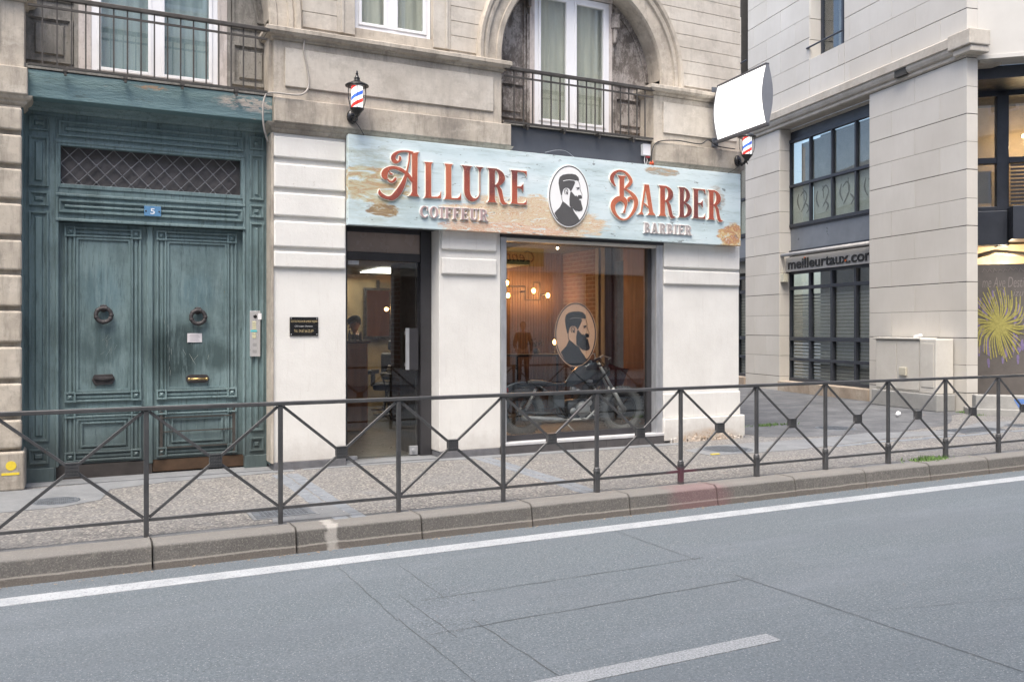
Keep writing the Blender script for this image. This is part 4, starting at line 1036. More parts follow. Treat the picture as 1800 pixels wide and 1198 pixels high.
X1, Z1 = P(619, 207, -.12)
lantern((X1, -.112, Z1 + .03), 'black barber lantern with striped glass above the left end of the sign')
X2, Z2 = P(1297, 284, -.12)
lantern((X2 - .0, -.112, Z2 + .03), 'black barber lantern under the white light box at the building corner')

# ------------------------------------------------------------ white projecting light box
lb = thing('light_box', 'blank white illuminated box with bulging faces projecting from the corner', 'light box', (8.05, 0, 0), math.radians(-7))
def lens(b, x0, w, z0, z1, y0, y1, n=10):
    pts = [(w * math.sin(PI * k / n) ** .8 * 1.0 + .012, z0 + (z1 - z0) * k / n) for k in range(n + 1)]
    return pts
zb0, zb1, ya, yb_ = 4.16, 4.90, -.19, -1.28
n = 12; half = .062
lp = [(-.012 - half * math.sin(PI * k / n), zb0 + (zb1 - zb0) * k / n) for k in range(n + 1)]
rp = [(.012 + half * math.sin(PI * k / n), zb0 + (zb1 - zb0) * k / n) for k in range(n, -1, -1)]
b = B(); prism(b, [lp + rp], lambda p: (p[0], yb_, p[1]), lambda p: (p[0], ya, p[1])); obj('translucent_face', b, emis('light_box_white', (1, .985, .955), .74), lb, True)
for m in lb.children[0].data.polygons: m.use_smooth = abs(m.normal.y) < .5
grey = plain('grey_end_cap', (.20, .21, .235), .45, .2, .06)
b = B(); prism(b, [poly_off(lp + rp, .008)], lambda p: (p[0], yb_ - .012, p[1]), lambda p: (p[0], yb_ - .0005, p[1])); obj('end_cap', b, grey, lb)
b = B(); prism(b, [poly_off(lp + rp, .008)], lambda p: (p[0], ya + .0005, p[1]), lambda p: (p[0], ya + .012, p[1])); obj('end_cap', b, grey, lb)
b = B(); box(b, -.026, .026, yb_ - .012, ya + .01, zb1 - .004, zb1 + .022); box(b, -.03, .03, yb_ - .012, ya + .01, zb0 - .035, zb0 + .004); obj('rail_edge', b, plain('dark_grey_edge', (.09, .09, .10), .45, .2), lb, bevel=.003)
b = B()
for z in (zb1 - .04, zb0 - .01): box(b, -.02, .02, ya, -.09, z - .02, z + .02); box(b, -.05, .05, -.10, -.082, z - .06, z + .06)
obj('bracket', b, plain('bracket_grey', (.12, .13, .15), .5, .3), lb, bevel=.004)

# ------------------------------------------------------------ plates, intercom, wires
t = thing('name_plaque', 'small black name plaque with gold lettering on the white pillar left of the shop door', 'plaque', (2.165, -.0, 1.474))
b = B(); box(b, 0, .316, -.012, -.001, 0, .208); obj('plate', b, M['black'], t, bevel=.002)
gold = plain('gold_letter', (.62, .50, .28), .4, .4, .1)
text('writing', 'DOCTEUR ROCHA DE ALMEIDA MAJDOU', .03, .0008, gold, t, (.012, -.0125, .150), width=.292, height=.030)
text('writing', 'Chirurgien Dentiste', .024, .0008, plain('silver_letter', (.5, .5, .5), .5), t, (.05, -.0125, .100), width=.20, shear=.25)
text('writing', 'Tél.: 04.67.66.25.69', .03, .0008, gold, t, (.045, -.0125, .040), width=.215, height=.031)
b = B()
for x in (.016, .30):
    for z in (.016, .192): ball(b, (x, -.013, z), .006, (1, .5, 1), 8)
obj('screw', b, M['alu'], t, True)
t = thing('house_number', 'small blue enamel house number plate with a white 5 above the teal door', 'number plate', (.70, YF - .030, 2.742))
b = B(); box(b, 0, .165, -.004, 0, 0, .105); obj('plate', b, plain('blue_enamel', (.11, .25, .43), .3, 0, .08), t, bevel=.003)
text('digit', '5', .085, .001, M['pvc'], t, (.058, -.0045, .022), width=.042, offset=.001)
b = B()
for x in (.018, .147): ball(b, (x, -.005, .05), .009, (1, .5, 1), 8)
obj('screw', b, iron, t, True)
t = thing('intercom', 'tall silver door intercom panel with pale name buttons on the right door pilaster', 'intercom', (1.782, YF - .026, 1.245))
b = B(); box(b, 0, .112, -.022, 0, 0, .505); obj('panel', b, plain('brushed_steel', (.56, .55, .55), .35, .4, .06), t, bevel=.004)
b = B(); lathe(b, [(.019, 0), (.019, .006), (.012, .009)], (.055, -.022, .445), 18, RX); obj('camera_eye', b, M['black'], t, True)
b = B()
for i, z in enumerate((.375, .350, .325, .302, .250, .225, .205)): box(b, .024, .064, -.026, -.022, z, z + .016)
obj('name_button', b, plain('pale_button', (.62, .60, .40), .4, 0, .06), t)
b = B(); box(b, .005, .075, -.0255, -.022, .274, .294); o = obj('sticker', b, plain('cyan_sticker', (.12, .55, .58), .5), t); o['label'] = 'turquoise sticker'
b = B(); box(b, .085, .125, -.0255, -.022, .41, .48); o = obj('sticker', b, M['pvc'], t); o['label'] = 'white sticker'
b = B()
for cz in (.13, .055):
    for dx in (-.018, -.009, 0, .009, .018): box(b, .05 + dx - .0015, .05 + dx + .0015, -.0225, -.0215, cz - .018, cz + .018)
obj('grille_slot', b, M['dark_skirt'], t)
t = thing('door_notice', 'small pale notice plate screwed to the right leaf of the teal door', 'notice', (1.14, YL - .004, 1.405))
b = B(); box(b, 0, .152, -.004, 0, 0, .098); obj('plate', b, plain('pale_plate', (.60, .58, .60), .5, 0, .04), t, bevel=.001)
b = B()
for i in range(6): box(b, .022 + .006 * (i % 2), .13 - .008 * (i % 3), -.0048, -.004, .014 + i * .013, .0175 + i * .013)
obj('text_line', b, plain('faint_text', (.30, .28, .32), .6), t)
for y, lab, pts in ((0, 'round yellow sticker low on the left stone pillar', None), (1, 'narrow yellow strip sticker below the round one', None)):
    b = B()
    if y == 0: lathe(b, [(.045, 0), (.045, .002)], (-.50, -.101, .245), 22, RX)
    else: box(b, -.58, -.43, -.103, -.1005, .155, .178)
    o = obj('sticker', b, plain('yellow_sticker' + str(y), (.72, .55, .05), .5, 0, .1, 40), None); tag(o, lab, 'sticker')
ora = plain('sticker_print', (.35, .25, .02), .6)
def wire(name, label, cat, pts, r, mat):
    b = B(); q = [Vector(p) for p in pts]; out = []
    for i in range(len(q) - 1):
        p0, p1, p2, p3 = q[max(i - 1, 0)], q[i], q[i + 1], q[min(i + 2, len(q) - 1)]
        for k in range(6):
            t = k / 6; out.append(.5 * ((2 * p1) + (p2 - p0) * t + (2 * p0 - 5 * p1 + 4 * p2 - p3) * t * t + (3 * p1 - p0 - 3 * p2 + p3) * t ** 3))
    out.append(q[-1]); tube(b, out, r, 6); return tag(obj(name, b, mat, None, True), label, cat)
def Q(px, py, y): x, z = P(px, py, y); return (x, y, z)
wire('conduit', 'grey painted conduit snaking down the stone box right of the teal door', 'conduit',
     [Q(538, 62, -.095), Q(534, 85, -.095), Q(540, 120, -.095), Q(543, 148, -.095), Q(536, 163, -.125), Q(520, 167, -.13), Q(475, 163, -.13), Q(465, 172, -.13), Q(462, 195, -.13), Q(464, 225, -.10), Q(471, 250, -.03)], .010, plain('conduit_paint', (.36, .33, .30), .7))
blk = plain('black_cable', (.03, .03, .03), .5)
wire('cable', 'black cable along the stone band from the junction box to the light box', 'cable',
     [Q(1145, 286, -.13), Q(1147, 262, -.12), Q(1158, 249, -.12), Q(1190, 247, -.125), Q(1230, 253, -.125), Q(1245, 246, -.12), Q(1262, 257, -.13), Q(1292, 262, -.13)], .008, blk)
wire('cable', 'thin dark cable hanging from the left lantern down to the sign', 'cable', [Q(622, 211, -.13), Q(632, 224, -.14), Q(640, 238, -.15)], .004, blk)
wire('cable', 'thin dark cable from the right lantern to the top of the sign', 'cable', [Q(1298, 293, -.13), Q(1288, 300, -.14), Q(1280, 304, -.15)], .004, blk)
wire('cable', 'thin pale looped wire standing up behind the sign against the slate board', 'cable', [Q(958, 268, -.05), Q(978, 264, -.03), Q(995, 266, -.03), Q(1010, 277, -.05)], .003, M['alu'])
t = thing('junction_box', 'white junction box on the slate grey board above the sign', 'junction box', (*P(1126, 274, 0)[:1], 0, P(1126, 274, 0)[1]))
b = B(); box(b, 0, .125, -.06, -.0, 0, .155); obj('housing', b, M['pvc'], t, bevel=.008)
b = B(); tube(b, [(.05, -.03, 0), (.04, -.03, -.07), (.055, -.04, -.14)], .006); tube(b, [(.07, -.03, 0), (.085, -.035, -.06), (.06, -.04, -.13)], .005); obj('lead', b, M['greylet'], t, True)
b = B(); box(b, .06, .12, -.05, -.01, -.025, 0.0); obj('red_clamp', b, plain('clamp_red', (.40, .05, .06), .5), t, bevel=.004)
b = B(); X, Z = P(1146, 287, -.12); lathe(b, [(.035, 0), (.028, .03), (.010, .055)], (X, -.115, Z - .02), 14); tag(obj('cable_gland', b, plain('orange_plastic', (.62, .09, .03), .45), None, True), 'small orange plastic cap at the foot of the cable above the sign', 'cable cap')
b = B()
for k in range(14):
    a = k / 14 * PI; 
b.free()

# ------------------------------------------------------------ pavement railing
fr = thing('pavement_railing', 'dark metal pavement railing with crossed braces running along the kerb', 'railing', (.509, -2.68, 0))
PS = .9875; K0, K1 = -3, 13; ZTOP = .974
b = B(); box(b, K0 * PS, K1 * PS, -.022, .022, ZTOP - .032, ZTOP); obj('top_rail', b, M['rail'], fr, bevel=.007, seg=3)
def rmat(o):   # paint masks are in world space, so bake the offset into the mesh instead of the object
    return o
for k in range(K0, K1 + 1):
    x = k * PS
    b = B(); box(b, x - .0175, x + .0175, -.016, .016, -.03, ZTOP - .032)
    if k >= 4: box(b, x - .025, x + .025, -.022, .022, -.03, .21); tube(b, [(x, 0, .20), (x, 0, .235), (x, 0, .25)], [.036, .03, .012], 8)
    obj('post', b, M['rail'], fr, bevel=.003, seg=1)
    if k == K1: break
    b = B(); box(b, x + .019, x + PS - .019, -.008, .008, .118, .143); obj('bottom_rail', b, M['rail'], fr, bevel=.002, seg=1)
    cz = .54; cx_ = x + PS / 2
    for (ax, az) in ((x + .02, .935), (x + PS - .02, .935), (x + .02, .150), (x + PS - .02, .150)):
        d = Vector((cx_ - ax, 0, cz - az)); L_ = d.length; ux = d / L_; s = Vector((-ux.z, 0, ux.x)) * .0115
        a, c = Vector((ax, 0, az)), Vector((ax, 0, az)) + ux * (L_ - .03)
        b = B(); vs = [b.verts.new(p + Vector((0, yy, 0))) for yy in (-.007, .007) for p in (a + s, a - s, c - s, c + s)]
        for f in ((0, 1, 2, 3), (7, 6, 5, 4), (0, 4, 5, 1), (1, 5, 6, 2), (2, 6, 7, 3), (3, 7, 4, 0)): b.faces.new([vs[i] for i in f])
        bmesh.ops.recalc_face_normals(b, faces=b.faces); obj('brace', b, M['rail'], fr, bevel=.002, seg=1)
    b = B(); box(b, cx_ - .046, cx_ + .046, -.020, .020, cz - .050, cz + .050)
    for i in range(4):
        for j in range(3): box(b, cx_ - .034 + i * .02, cx_ - .022 + i * .02, -.025, -.020, cz - .034 + j * .026, cz - .018 + j * .026)
    frame(b, cx_ - .046, cx_ + .046, cz - .05, cz + .05, .006, -.026, -.019)
    obj('centre_plate', b, M['rail'], fr)
for o in fr.children:
    for v in o.data.vertices: v.co += Vector((.509, -2.68, 0))
    o.location = (-.509, 2.68, 0)

# ------------------------------------------------------------ stone clad office building across the side street
RA = math.radians(-100.8)
OA = thing('office_building', 'pale stone clad office building with dark framed windows across the side street', 'building', (14.81, .94, 0), RA)
ZJ = [0, .36, .88, 1.38, 1.89, 2.42, 2.95, 3.46, 3.97, 4.50, 5.02, 5.53, 6.04, 6.57]
def clad(b, x0, x1, zs, y, px=1.346, ph=0.0, dep=.03, fixed=None):
    for k, (z0, z1) in enumerate(zip(zs, zs[1:])):
        g = .012 if k % 2 else .004
        xs = [x0]
        c = -40 + ph + (px / 2 if k % 2 else 0)
        while c < x1:
            if c > x0 + .08 and c < x1 - .08: xs.append(c)
            c += px
        xs.append(x1)
        for a, d in zip(xs, xs[1:]): box(b, a + .0035, d - .0035, y, y + dep, z0 + g, z1 - .003)
b = B(); clad(b, -7.7, -6.1, ZJ, 0, 1.1, .3); clad(b, -2.70, -.0, ZJ, 0, 1.346, 40 - 1.346 * 30 + .0)
up = [7.0 + .52 * i for i in range(10)]
clad(b, -7.58, -4.84, [7.0, 7.48, 7.96, 8.48, 9.0, 9.52, 10.04, 10.56], 0, 1.25, .2); clad(b, -4.835, -3.545, [7.0, 7.48, 7.95], 0, 1.3, .5)
clad(b, -3.54, 0, [7.0, 7.48, 7.96, 8.48, 9.0, 9.52, 10.04, 10.56], 0, 1.346, .3); clad(b, -14, -7.97, [7.0, 7.48, 7.96, 8.48, 9.0, 9.52, 10.04], 0, 1.3, .4)
clad(b, -7.965, -7.585, [7.0, 7.48, 7.96, 8.46], 0, 5)
obj('cladding', b, M['clad'], OA, bevel=.002, seg=1)
b = B(); box(b, -7.69, -6.11, .015, .4, 0, 6.6); box(b, -2.69, -.02, .015, .2, 0, 6.6); box(b, -14, -.02, .028, .2, 6.6, 7.93); box(b, -3.55, -.02, .028, .2, 7.93, 12); box(b, -7.57, -4.85, .028, 1.2, 7.93, 12)
box(b, -14, -7.98, .028, 1.2, 7.93, 12); box(b, -4.85, -3.55, .028, 1.2, 10.6, 12)
obj('joint_backing', b, M['clad_joint'], OA)
b = B()  # pier returns clad on the reveal side, window reveals
for k, (z0, z1) in enumerate(zip(ZJ, ZJ[1:])): box(b, -6.13, -6.085, .012, .42, z0 + .006, z1 - .003); box(b, -2.715, -2.69, .012, .42, z0 + .006, z1 - .003)
for k in range(7): box(b, -4.87, -4.82, .012, .32, 7.93 + k * .5 + .004, 8.42 + k * .5); box(b, -3.56, -3.53, .012, .32, 7.93 + k * .5 + .004, 8.42 + k * .5)
box(b, -4.84, -3.54, .012, .32, 7.90, 7.955)
obj('reveal', b, M['clad'], OA, bevel=.002, seg=1)
b = B(); mould(b, -14, .02, -.02, .3, [(0, 6.58), (.03, 6.60), (.035, 6.64), (.02, 6.66), (.07, 6.69), (.10, 6.75), (.105, 6.79), (.10, 6.80), (.135, 6.82), (.14, 6.98), (.12, 7.0), (.0, 7.01)], False, False)
obj('cornice', b, M['b2stone'], OA)
b = B(); box(b, -.30, .25, -.17, .3, 6.74, 7.03); box(b, -.22, .22, -.12, .3, 6.62, 6.74); obj('corner_block', b, M['b2stone'], OA, bevel=.02)
b = B(); box(b, -1.78, -1.45, -.125, -.05, 6.66, 6.83); obj('drain_notch', b, M['clad_joint'], OA); 
b = B(); box(b, -14, .0, .3, .8, 6.50, 6.578); obj('soffit', b, M['b2stone'], OA)
# ground floor window bays
def bay(x0, cols, cw, first=True):
    x1 = x0 + cols * cw; Y = .30; b = B()
    box(b, x0, x1, Y + .02, Y + .10, 6.28, 6.58); w = obj('window_bay', b, M['b2metal'], OA, bevel=.004)
    for z0, z1, d in ((3.42, 3.52, .03), (4.06, 4.13, 0)):
        b = B(); box(b, x0, x1, Y - d, Y + .1, z0, z1); obj('transom_bar', b, M['b2metal'], w, bevel=.004)
    b = B()
    for i in range(cols + 1): box(b, x0 + i * cw - (.03 if i not in (0,) else 0), x0 + i * cw + .045, Y - .02, Y + .08, .25, 2.98); box(b, x0 + i * cw - .02, x0 + i * cw + .035, Y - .015, Y + .07, 4.1, 6.3)
    for z, h in ((.25, .08), (.76, .07), (1.26, .09), (2.53, .08), (2.92, .08)): box(b, x0, x1, Y - .024, Y + .085, z, z + h)
    for z, h in ((4.10, .08), (5.10, .07), (6.22, .08)): box(b, x0, x1, Y - .024, Y + .075, z, z + h)
    obj('mullion', b, M['b2metal'], w, bevel=.003, seg=1)
    b = B(); box(b, x0, x1, Y + .04, Y + .048, .25, 3.0); box(b, x0, x1, Y + .04, Y + .048, 4.1, 6.3); obj('pane', b, M['glass_office'], w)
    b = B(); box(b, x0, x1, Y + .02, Y + .06, 3.52, 4.06); obj('spandrel_panel', b, M['b2panel'], w)
    b = B(); box(b, x0, x1, Y + .35, Y + .37, 5.1, 6.25); obj('beige_backing', b, plain('beige_backing', (.40, .37, .33), .8, 0, .3, 1.5), w)  # added backing, lightens the top panes in place of reflected facades
    b = B(); box(b, x0, x1, Y + .9, Y + .95, 0, 6.5); box(b, x0, x1, Y + .06, Y + .9, 3.1, 4.0); obj('room_back', b, M['dark_room'], w)
    b = B()
    for i in range(26): box(b, x0 + .05, x1 - .05, Y + .10, Y + .115, .3 + i * .082, .3 + i * .082 + .058)
    obj('blind', b, plain('blind_slat', (.44, .43, .40), .7), w)
    b = B()
    for i in range(cols):
        xx = x0 + i * cw + .05; box(b, xx, xx + cw - .09, Y + .07, Y + .075, 4.18, 5.10)
    obj('window_film', b, plain('window_film', (.62, .66, .62), .5), w)
    b = B(); box(b, x0, x1, -.05, Y + .05, .0, .25); obj('window_sill', b, M['tan_stone'], OA, bevel=.01)
bay(-6.10, 4, .85); bay(-10.4, 3, .9)
# calligraphy strokes on the upper window film
b = B()
for i in range(4):
    cx_ = -6.10 + .85 * i + .46
    for st in ([(-.2, 4.9, .02), (-.25, 4.7, .05), (-.15, 4.5, .02)], [(-.1, 4.85, .02), (.05, 4.95, .04), (.15, 4.8, .03), (.05, 4.6, .05), (-.08, 4.45, .01)], [(.1, 4.62, .03), (.22, 4.5, .05), (.12, 4.38, .02)], [(0, 5.0, .02), (.02, 4.7, .03)]):
        j = random.uniform(-.05, .05)
        plate(b, [ribbon([(cx_ + p[0] + j, p[1] + j * .5, p[2]) for p in st], 4, .008)], .362, .368)
obj('calligraphy', b, plain('calligraphy_ink', (.16, .17, .16), .6), OA)
b = B(); box(b, -10.4, -9.2, .20, .22, 1.3, 3.0); obj('orange_poster', b, plain('orange_poster', (.42, .20, .09), .6), OA)
# small upper windows
def smallwin(x0, x1, z0, z1):
    b = B(); frame(b, x0, x1, z0, z1, .07, .30, .38); box(b, (x0 * .35 + x1 * .65) - .035, (x0 * .35 + x1 * .65) + .035, .29, .38, z0, z1); w = obj('upper_window', b, M['b2metal'], OA)
    b = B(); box(b, x0 + .05, x1 - .05, .33, .338, z0 + .05, z1 - .05); obj('pane', b, M['glass_up'], w)
    b = B(); box(b, x0, x1, .8, .85, z0, z1); obj('room_back', b, plain('pale_room', (.40, .38, .34), .9), w)
    b = B(); tube(b, [(x0 - .1, -.02, z0 + .28), (x1 + .0, -.02, z0 + .28)], .022, 8); obj('guard_rail', b, M['b2metal'], w)
smallwin(-4.82, -3.56, 7.96, 10.6); smallwin(-7.95, -7.60, 8.48, 10.6)
# corner faces: short chamfer, flush upper wall and the recessed dark bay facing the main street
RC = math.radians(-11.3)
def place(o, x, y, rz, parent):
    """child placed by world position/rotation about z under a rotated parent"""
    Mw = Matrix.Translation((x, y, 0)) @ Matrix.Rotation(rz, 4, 'Z')
    Mp = Matrix.Translation(parent.location) @ Matrix.Rotation(parent.rotation_euler.z, 4, 'Z')
    o.matrix_local = Mp.inverted() @ Mw
b = B()
zs = ZJ + [7.0, 7.48, 7.96, 8.48, 9.0, 9.52, 10.04, 10.56]
for k, (z0, z1) in enumerate(zip(zs, zs[1:])): box(b, .0, .245, 0, .05, z0 + (.012 if k % 2 else .004), z1 - .003)
o = obj('chamfer_cladding', b, M['clad'], OA, bevel=.002, seg=1); place(o, 14.81, .94, RC, OA)
b = B(); box(b, .0, .24, .012, .2, 0, 12); o = obj('joint_backing', b, M['clad_joint'], OA); place(o, 14.81, .94, RC, OA)
CB = (15.05, .892, math.radians(-42.9))
def cb(name, b, m, bevel=0.0, par=OA, smooth=False):
    o = obj(name, b, m, par, smooth, bevel)
    if par is OA: place(o, *CB, OA)
    return o
b = B(); box(b, .0, 9, .002, .5, 6.62, 12); cb('upper_wall', b, M['b2render'])
b = B(); box(b, -.02, 9, -.02, .5, 6.54, 6.62); cb('beam_edge', b, M['b2render'], .006)
b = B(); box(b, .0, 9, .5, 4, 6.3, 6.54); cb('dark_soffit', b, M['b2metal'])
b = B(); box(b, -.1, 9, 2.9, 3.0, 3.0, 6.5); cb('recess_back', b, plain('warm_room', (.35, .27, .18), .9))
RYY = 1.5
b = B()
for x, w in ((-.3, .12), (.66, .22), (2.1, .2), (3.8, .2)): box(b, x, x + w, RYY, RYY + .2, 3.2, 6.35)
box(b, -.3, 9, RYY + .01, RYY + .18, 4.86, 4.98); box(b, -.3, 9, RYY + .01, RYY + .2, 3.9, 4.0); box(b, -.3, 9, RYY, RYY + .2, 6.2, 6.4)
fm = cb('dark_window_frame', b, M['b2metal'], .01)
b = B(); box(b, -.3, 9, RYY + .09, RYY + .10, 4.0, 6.2); cb('recess_pane', b, M['glass_up'])
b = B()
for i in range(12): box(b, .88, 9, RYY - .12, RYY - .09, 4.02 + i * .075, 4.02 + i * .075 + .04)
cb('louvre', b, M['b2metal'])
b = B(); box(b, -.3, .83, RYY - .10, RYY + .3, 3.22, 3.90); box(b, .84, 9, RYY - .45, RYY + .3, 3.30, 3.95); cb('dark_panel', b, M['b2metal'], .01)
b = B(); box(b, .2, .62, RYY + .25, RYY + .27, 4.1, 4.75); cb('notice_board', b, plain('cork_board', (.20, .15, .10), .8))
b = B(); box(b, 1.3, 2.0, 2.2, 2.3, 5.5, 5.56); cb('ceiling_lamp', b, emis('warm_ceiling_lamp', (1, .75, .5), 2.5))
l = bpy.data.lights.new('recess_lamp', 'POINT'); l.energy = 22; l.color = (1, .72, .42); l.shadow_soft_size = .1; lo = bpy.data.objects.new('recess_lamp', l); COL.objects.link(lo); lo.parent = OA; place(lo, CB[0] + .733 * 1.4 + .68 * 2.3, CB[1] - .68 * 1.4 + .733 * 2.3, 0, OA); lo.location.z = 5.4
gb = []
b = B(); box(b, -.2, 9, 1.42, 1.5, .0, 2.84); gp = cb('painted_board', b, plain('brown_hoarding', (.125, .112, .104), .6, 0, .1))
# soffit and shelves of stored things above the board
b = B(); box(b, -.3, 9, 2.3, 2.36, 2.6, 3.3); cb('store_back', b, plain('store_beige', (.55, .42, .28), .8, 0, .25, 3))
b = B(); tube(b, [(.2, 1.9, 3.0), (.7, 1.8, 3.12), (1.2, 1.75, 3.05), (2.2, 1.7, 3.1)], .05, 8); cb('pipe', b, plain('pipe_cream', (.5, .42, .32), .6), 0, OA, True)
l = bpy.data.lights.new('store_fill_light', 'POINT'); l.energy = 30; l.color = (1, .8, .55); l.shadow_soft_size = .1; lo = bpy.data.objects.new('store_fill_light', l); COL.objects.link(lo); lo.location = (0, 0, 0); lo.parent = OA; place(lo, CB[0] + .733 * .9 + .68 * 1.8, CB[1] - .68 * .9 + .733 * 1.8, 0, OA); lo.location.z = 3.0  # added point light without a fitting, brightens the store back
ylw = plain('yellow_spray', (.34, .31, .09), .7, 0, .2, 30); prp = plain('purple_spray', (.19, .15, .28), .7, 0, .2, 30); chalk = plain('chalk', (.26, .23, .215), .8)
# coordinates on the board: centre of the burst
def PLB(px, py, off):
    r = (px - CX) / F; d = (r * SA + CA, -r * CA + SA, (HY - py) / F); c, s_ = math.cos(CB[2]), math.sin(CB[2]); n_ = (-s_, c)
    ox, oy = CB[0] + n_[0] * off, CB[1] + n_[1] * off
    T = (ox * n_[0] + (oy + CD) * n_[1]) / (d[0] * n_[0] + d[1] * n_[1]); x, y = d[0] * T, d[1] * T - CD
    return ((x - CB[0]) * c + (y - CB[1]) * s_, CH + d[2] * T)
bxc, bzc = PLB(1756, 570, 1.42)
b = B()
for i in range(58):
    a = 2 * PI * i / 58 + random.uniform(-.06, .06); r1 = random.uniform(.58, .84)
    pts = [(bxc + .05 * math.cos(a), bzc + .05 * math.sin(a), .02), (bxc + r1 * .5 * math.cos(a + .08), bzc + r1 * .5 * math.sin(a + .08), .022), (bxc + r1 * .66 * math.cos(a + .25), bzc + r1 * math.sin(a + .25), .016)]
    plate(b, [ribbon(pts, 4, .01)], 1.414 - .0001 * i, 1.421)
plate(b, [ell2(bxc, bzc, .07, .08, 20)], 1.408, 1.421)
o = cb('yellow_burst', b, ylw, 0, gp)
b = B()
for i in range(60):
    a = random.uniform(0, 2 * PI); r0 = random.uniform(.35, .78); x, z = bxc + r0 * .7 * math.cos(a), bzc + r0 * math.sin(a)
    plate(b, [ribbon([(x, z, .02), (x + random.uniform(-.02, .02), z - .06, .05), (x + random.uniform(-.02, .02), z - random.uniform(.12, .22), .02)], 3, .01)], 1.4165 - .00002 * i, 1.421)
o = cb('purple_strokes', b, prp, 0, gp)
b = B()
def scribble(px0, py0, px1, py1, n, amp):
    pts = []
    for i in range(n):
        f = i / (n - 1); x, z = PLB(px0 + (px1 - px0) * f, py0 + (py1 - py0) * f + amp * math.sin(i * 2.1) + random.uniform(-2, 2), 1.42); pts.append((x, 1.417, z))
    tube(b, pts, .0045, 4)
scribble(1724, 476, 1800, 474, 26, 2.5); scribble(1745, 512, 1768, 507, 9, 2)
o = cb('chalk_line', b, chalk, 0, gp)
xq, zq = PLB(1726, 505, 1.42); text('chalk_writing', 'me Ave Destin', .2, .001, chalk, gp, (xq, 1.4185, zq), width=.80, shear=.2, offset=-.002, height=.20)
xq, zq = PLB(1780, 520, 1.42); text('chalk_writing', 'izu', .2, .001, chalk, gp, (xq, 1.4185, zq), width=.18, shear=.3, offset=-.002)
for o in gp.children:
    if not o.name.startswith('chalk_writing'): o.matrix_local = Matrix.Identity(4)
# shop name on the office building
t = thing('shop_name_sign', 'grey shop fascia with black lettering meilleurtaux.com over the barred office window', 'sign', (14.81, .94, 0), RA)
b = B(); box(b, -6.08, -2.72, .17, .22, 2.98, 3.34); obj('fascia', b, plain('fascia_grey', (.38, .375, .37), .5, 0, .05), t, bevel=.004)
b = B(); tube(b, [(-6.25, .06, 3.40), (-2.72, .06, 3.40)], .045, 10); obj('awning_roll', b, plain('awning_grey', (.42, .41, .40), .5), t, True)
text('lettering', 'meilleurtaux.com', .3, .006, M['black'], t, (-5.98, .160, 3.045), width=3.24, offset=.0055, height=.25)
b = B()
lathe(b, [(.022, 0), (.022, .02)], (-5.262, .165, 3.285), 10, RX); lathe(b, [(.024, 0), (.024, .02)], (-3.705, .165, 3.095), 10, RX)
obj('orange_dot', b, plain('orange_dot', (.70, .16, .04), .5), t)
b = B(); box(b, -6.14, -5.94, .02, .16, 2.73, 2.93); tube(b, [(-6.04, .05, 2.93), (-6.04, .05, 3.1)], .01); o = obj('alarm_box', b, plain('alarm_beige', (.52, .50, .40), .5), None, bevel=.01)
o.matrix_world = Matrix.Translation((14.81, .94, 0)) @ Matrix.Rotation(RA, 4, 'Z'); tag(o, 'small beige alarm box beneath the left end of the grey fascia', 'alarm box')
# electrical cabinet
t = thing('street_cabinet', 'cream electrical street cabinet on a stone base against the clad pier', 'cabinet', (14.81, .94, 0), RA)
b = B(); box(b, -2.06, -.24, -.46, -.03, 0, .325); obj('base', b, M['concrete_low'], t, bevel=.02)
b = B(); box(b, -2.0, -.72, -.40, -.03, .33, 1.345); box(b, -.715, -.29, -.43, -.03, .33, 1.36); obj('body', b, M['cab'], t, bevel=.015)
b = B(); box(b, -2.04, -.70, -.44, -.03, 1.346, 1.385); obj('roof', b, M['cab'], t, bevel=.012)
for x0, x1 in ((-1.97, -1.38), (-1.365, -.75)):
    b = B(); box(b, x0, x1, -.412, -.398, .37, 1.32); obj('door', b, M['cab'], t, bevel=.006)
b = B(); box(b, -1.26, -1.07, -.455, -.41, .64, .80); obj('lock_box', b, plain('lock_box', (.50, .47, .38), .5), t, bevel=.012)
b = B(); box(b, -.66, -.35, -.44, -.43, .45, 1.28); obj('side_door', b, M['cab'], t, bevel=.005)
b = B(); tube(b, [(-1.0, -.3, 1.395), (-.86, -.26, 1.43)], .03, 8); o = obj('crumpled_paper', b, M['pvc'], None); o.matrix_world = Matrix.Translation((14.81, .94, 0)) @ Matrix.Rotation(RA, 4, 'Z'); tag(o, 'crumpled white paper lying on top of the cream street cabinet', 'litter')
# low wall in front of the recess
lw = B(); box(lw, -.15, 8, -.55, -.25, .0, .36); box(lw, -.25, 8, -.62, .4, -.02, .12); o = obj('low_wall', lw, M['concrete_low'], None, bevel=.015)
o.matrix_world = Matrix.Translation((CB[0], CB[1], 0)) @ Matrix.Rotation(CB[2], 4, 'Z'); tag(o, 'low grey concrete wall in front of the painted brown board', 'low wall')
b = B(); pts = [(.46, .30), (.60, .31), (.74, .29), (.66, .18), (.60, .08), (.53, .17)]; plate(b, [pts], -.5525, -.549); o2 = obj('blue_spray_mark', b, plain('blue_spray', (.10, .20, .48), .7, 0, .4, 14), o); o2['label'] = 'smudged blue spray mark'
b = B(); box(b, -6, 8.3, 8.3, 32, 0, 8.2); box(b, -6.2, 8.5, 8.25, 32, 6.6, 6.8); t = obj('side_street_house', b, plain('side_house_render', (.80, .76, .68), .85, 0, .06, 1)); tag(t, 'pale rendered house behind the corner building along the side street', 'building')
# a further building closing the side street, and the return of the office building
b = B(); box(b, 4, 34, 34, 36, 0, 12); t = obj('far_building', b, M['b2render']); tag(t, 'plain pale building closing the far end of the side street', 'building')

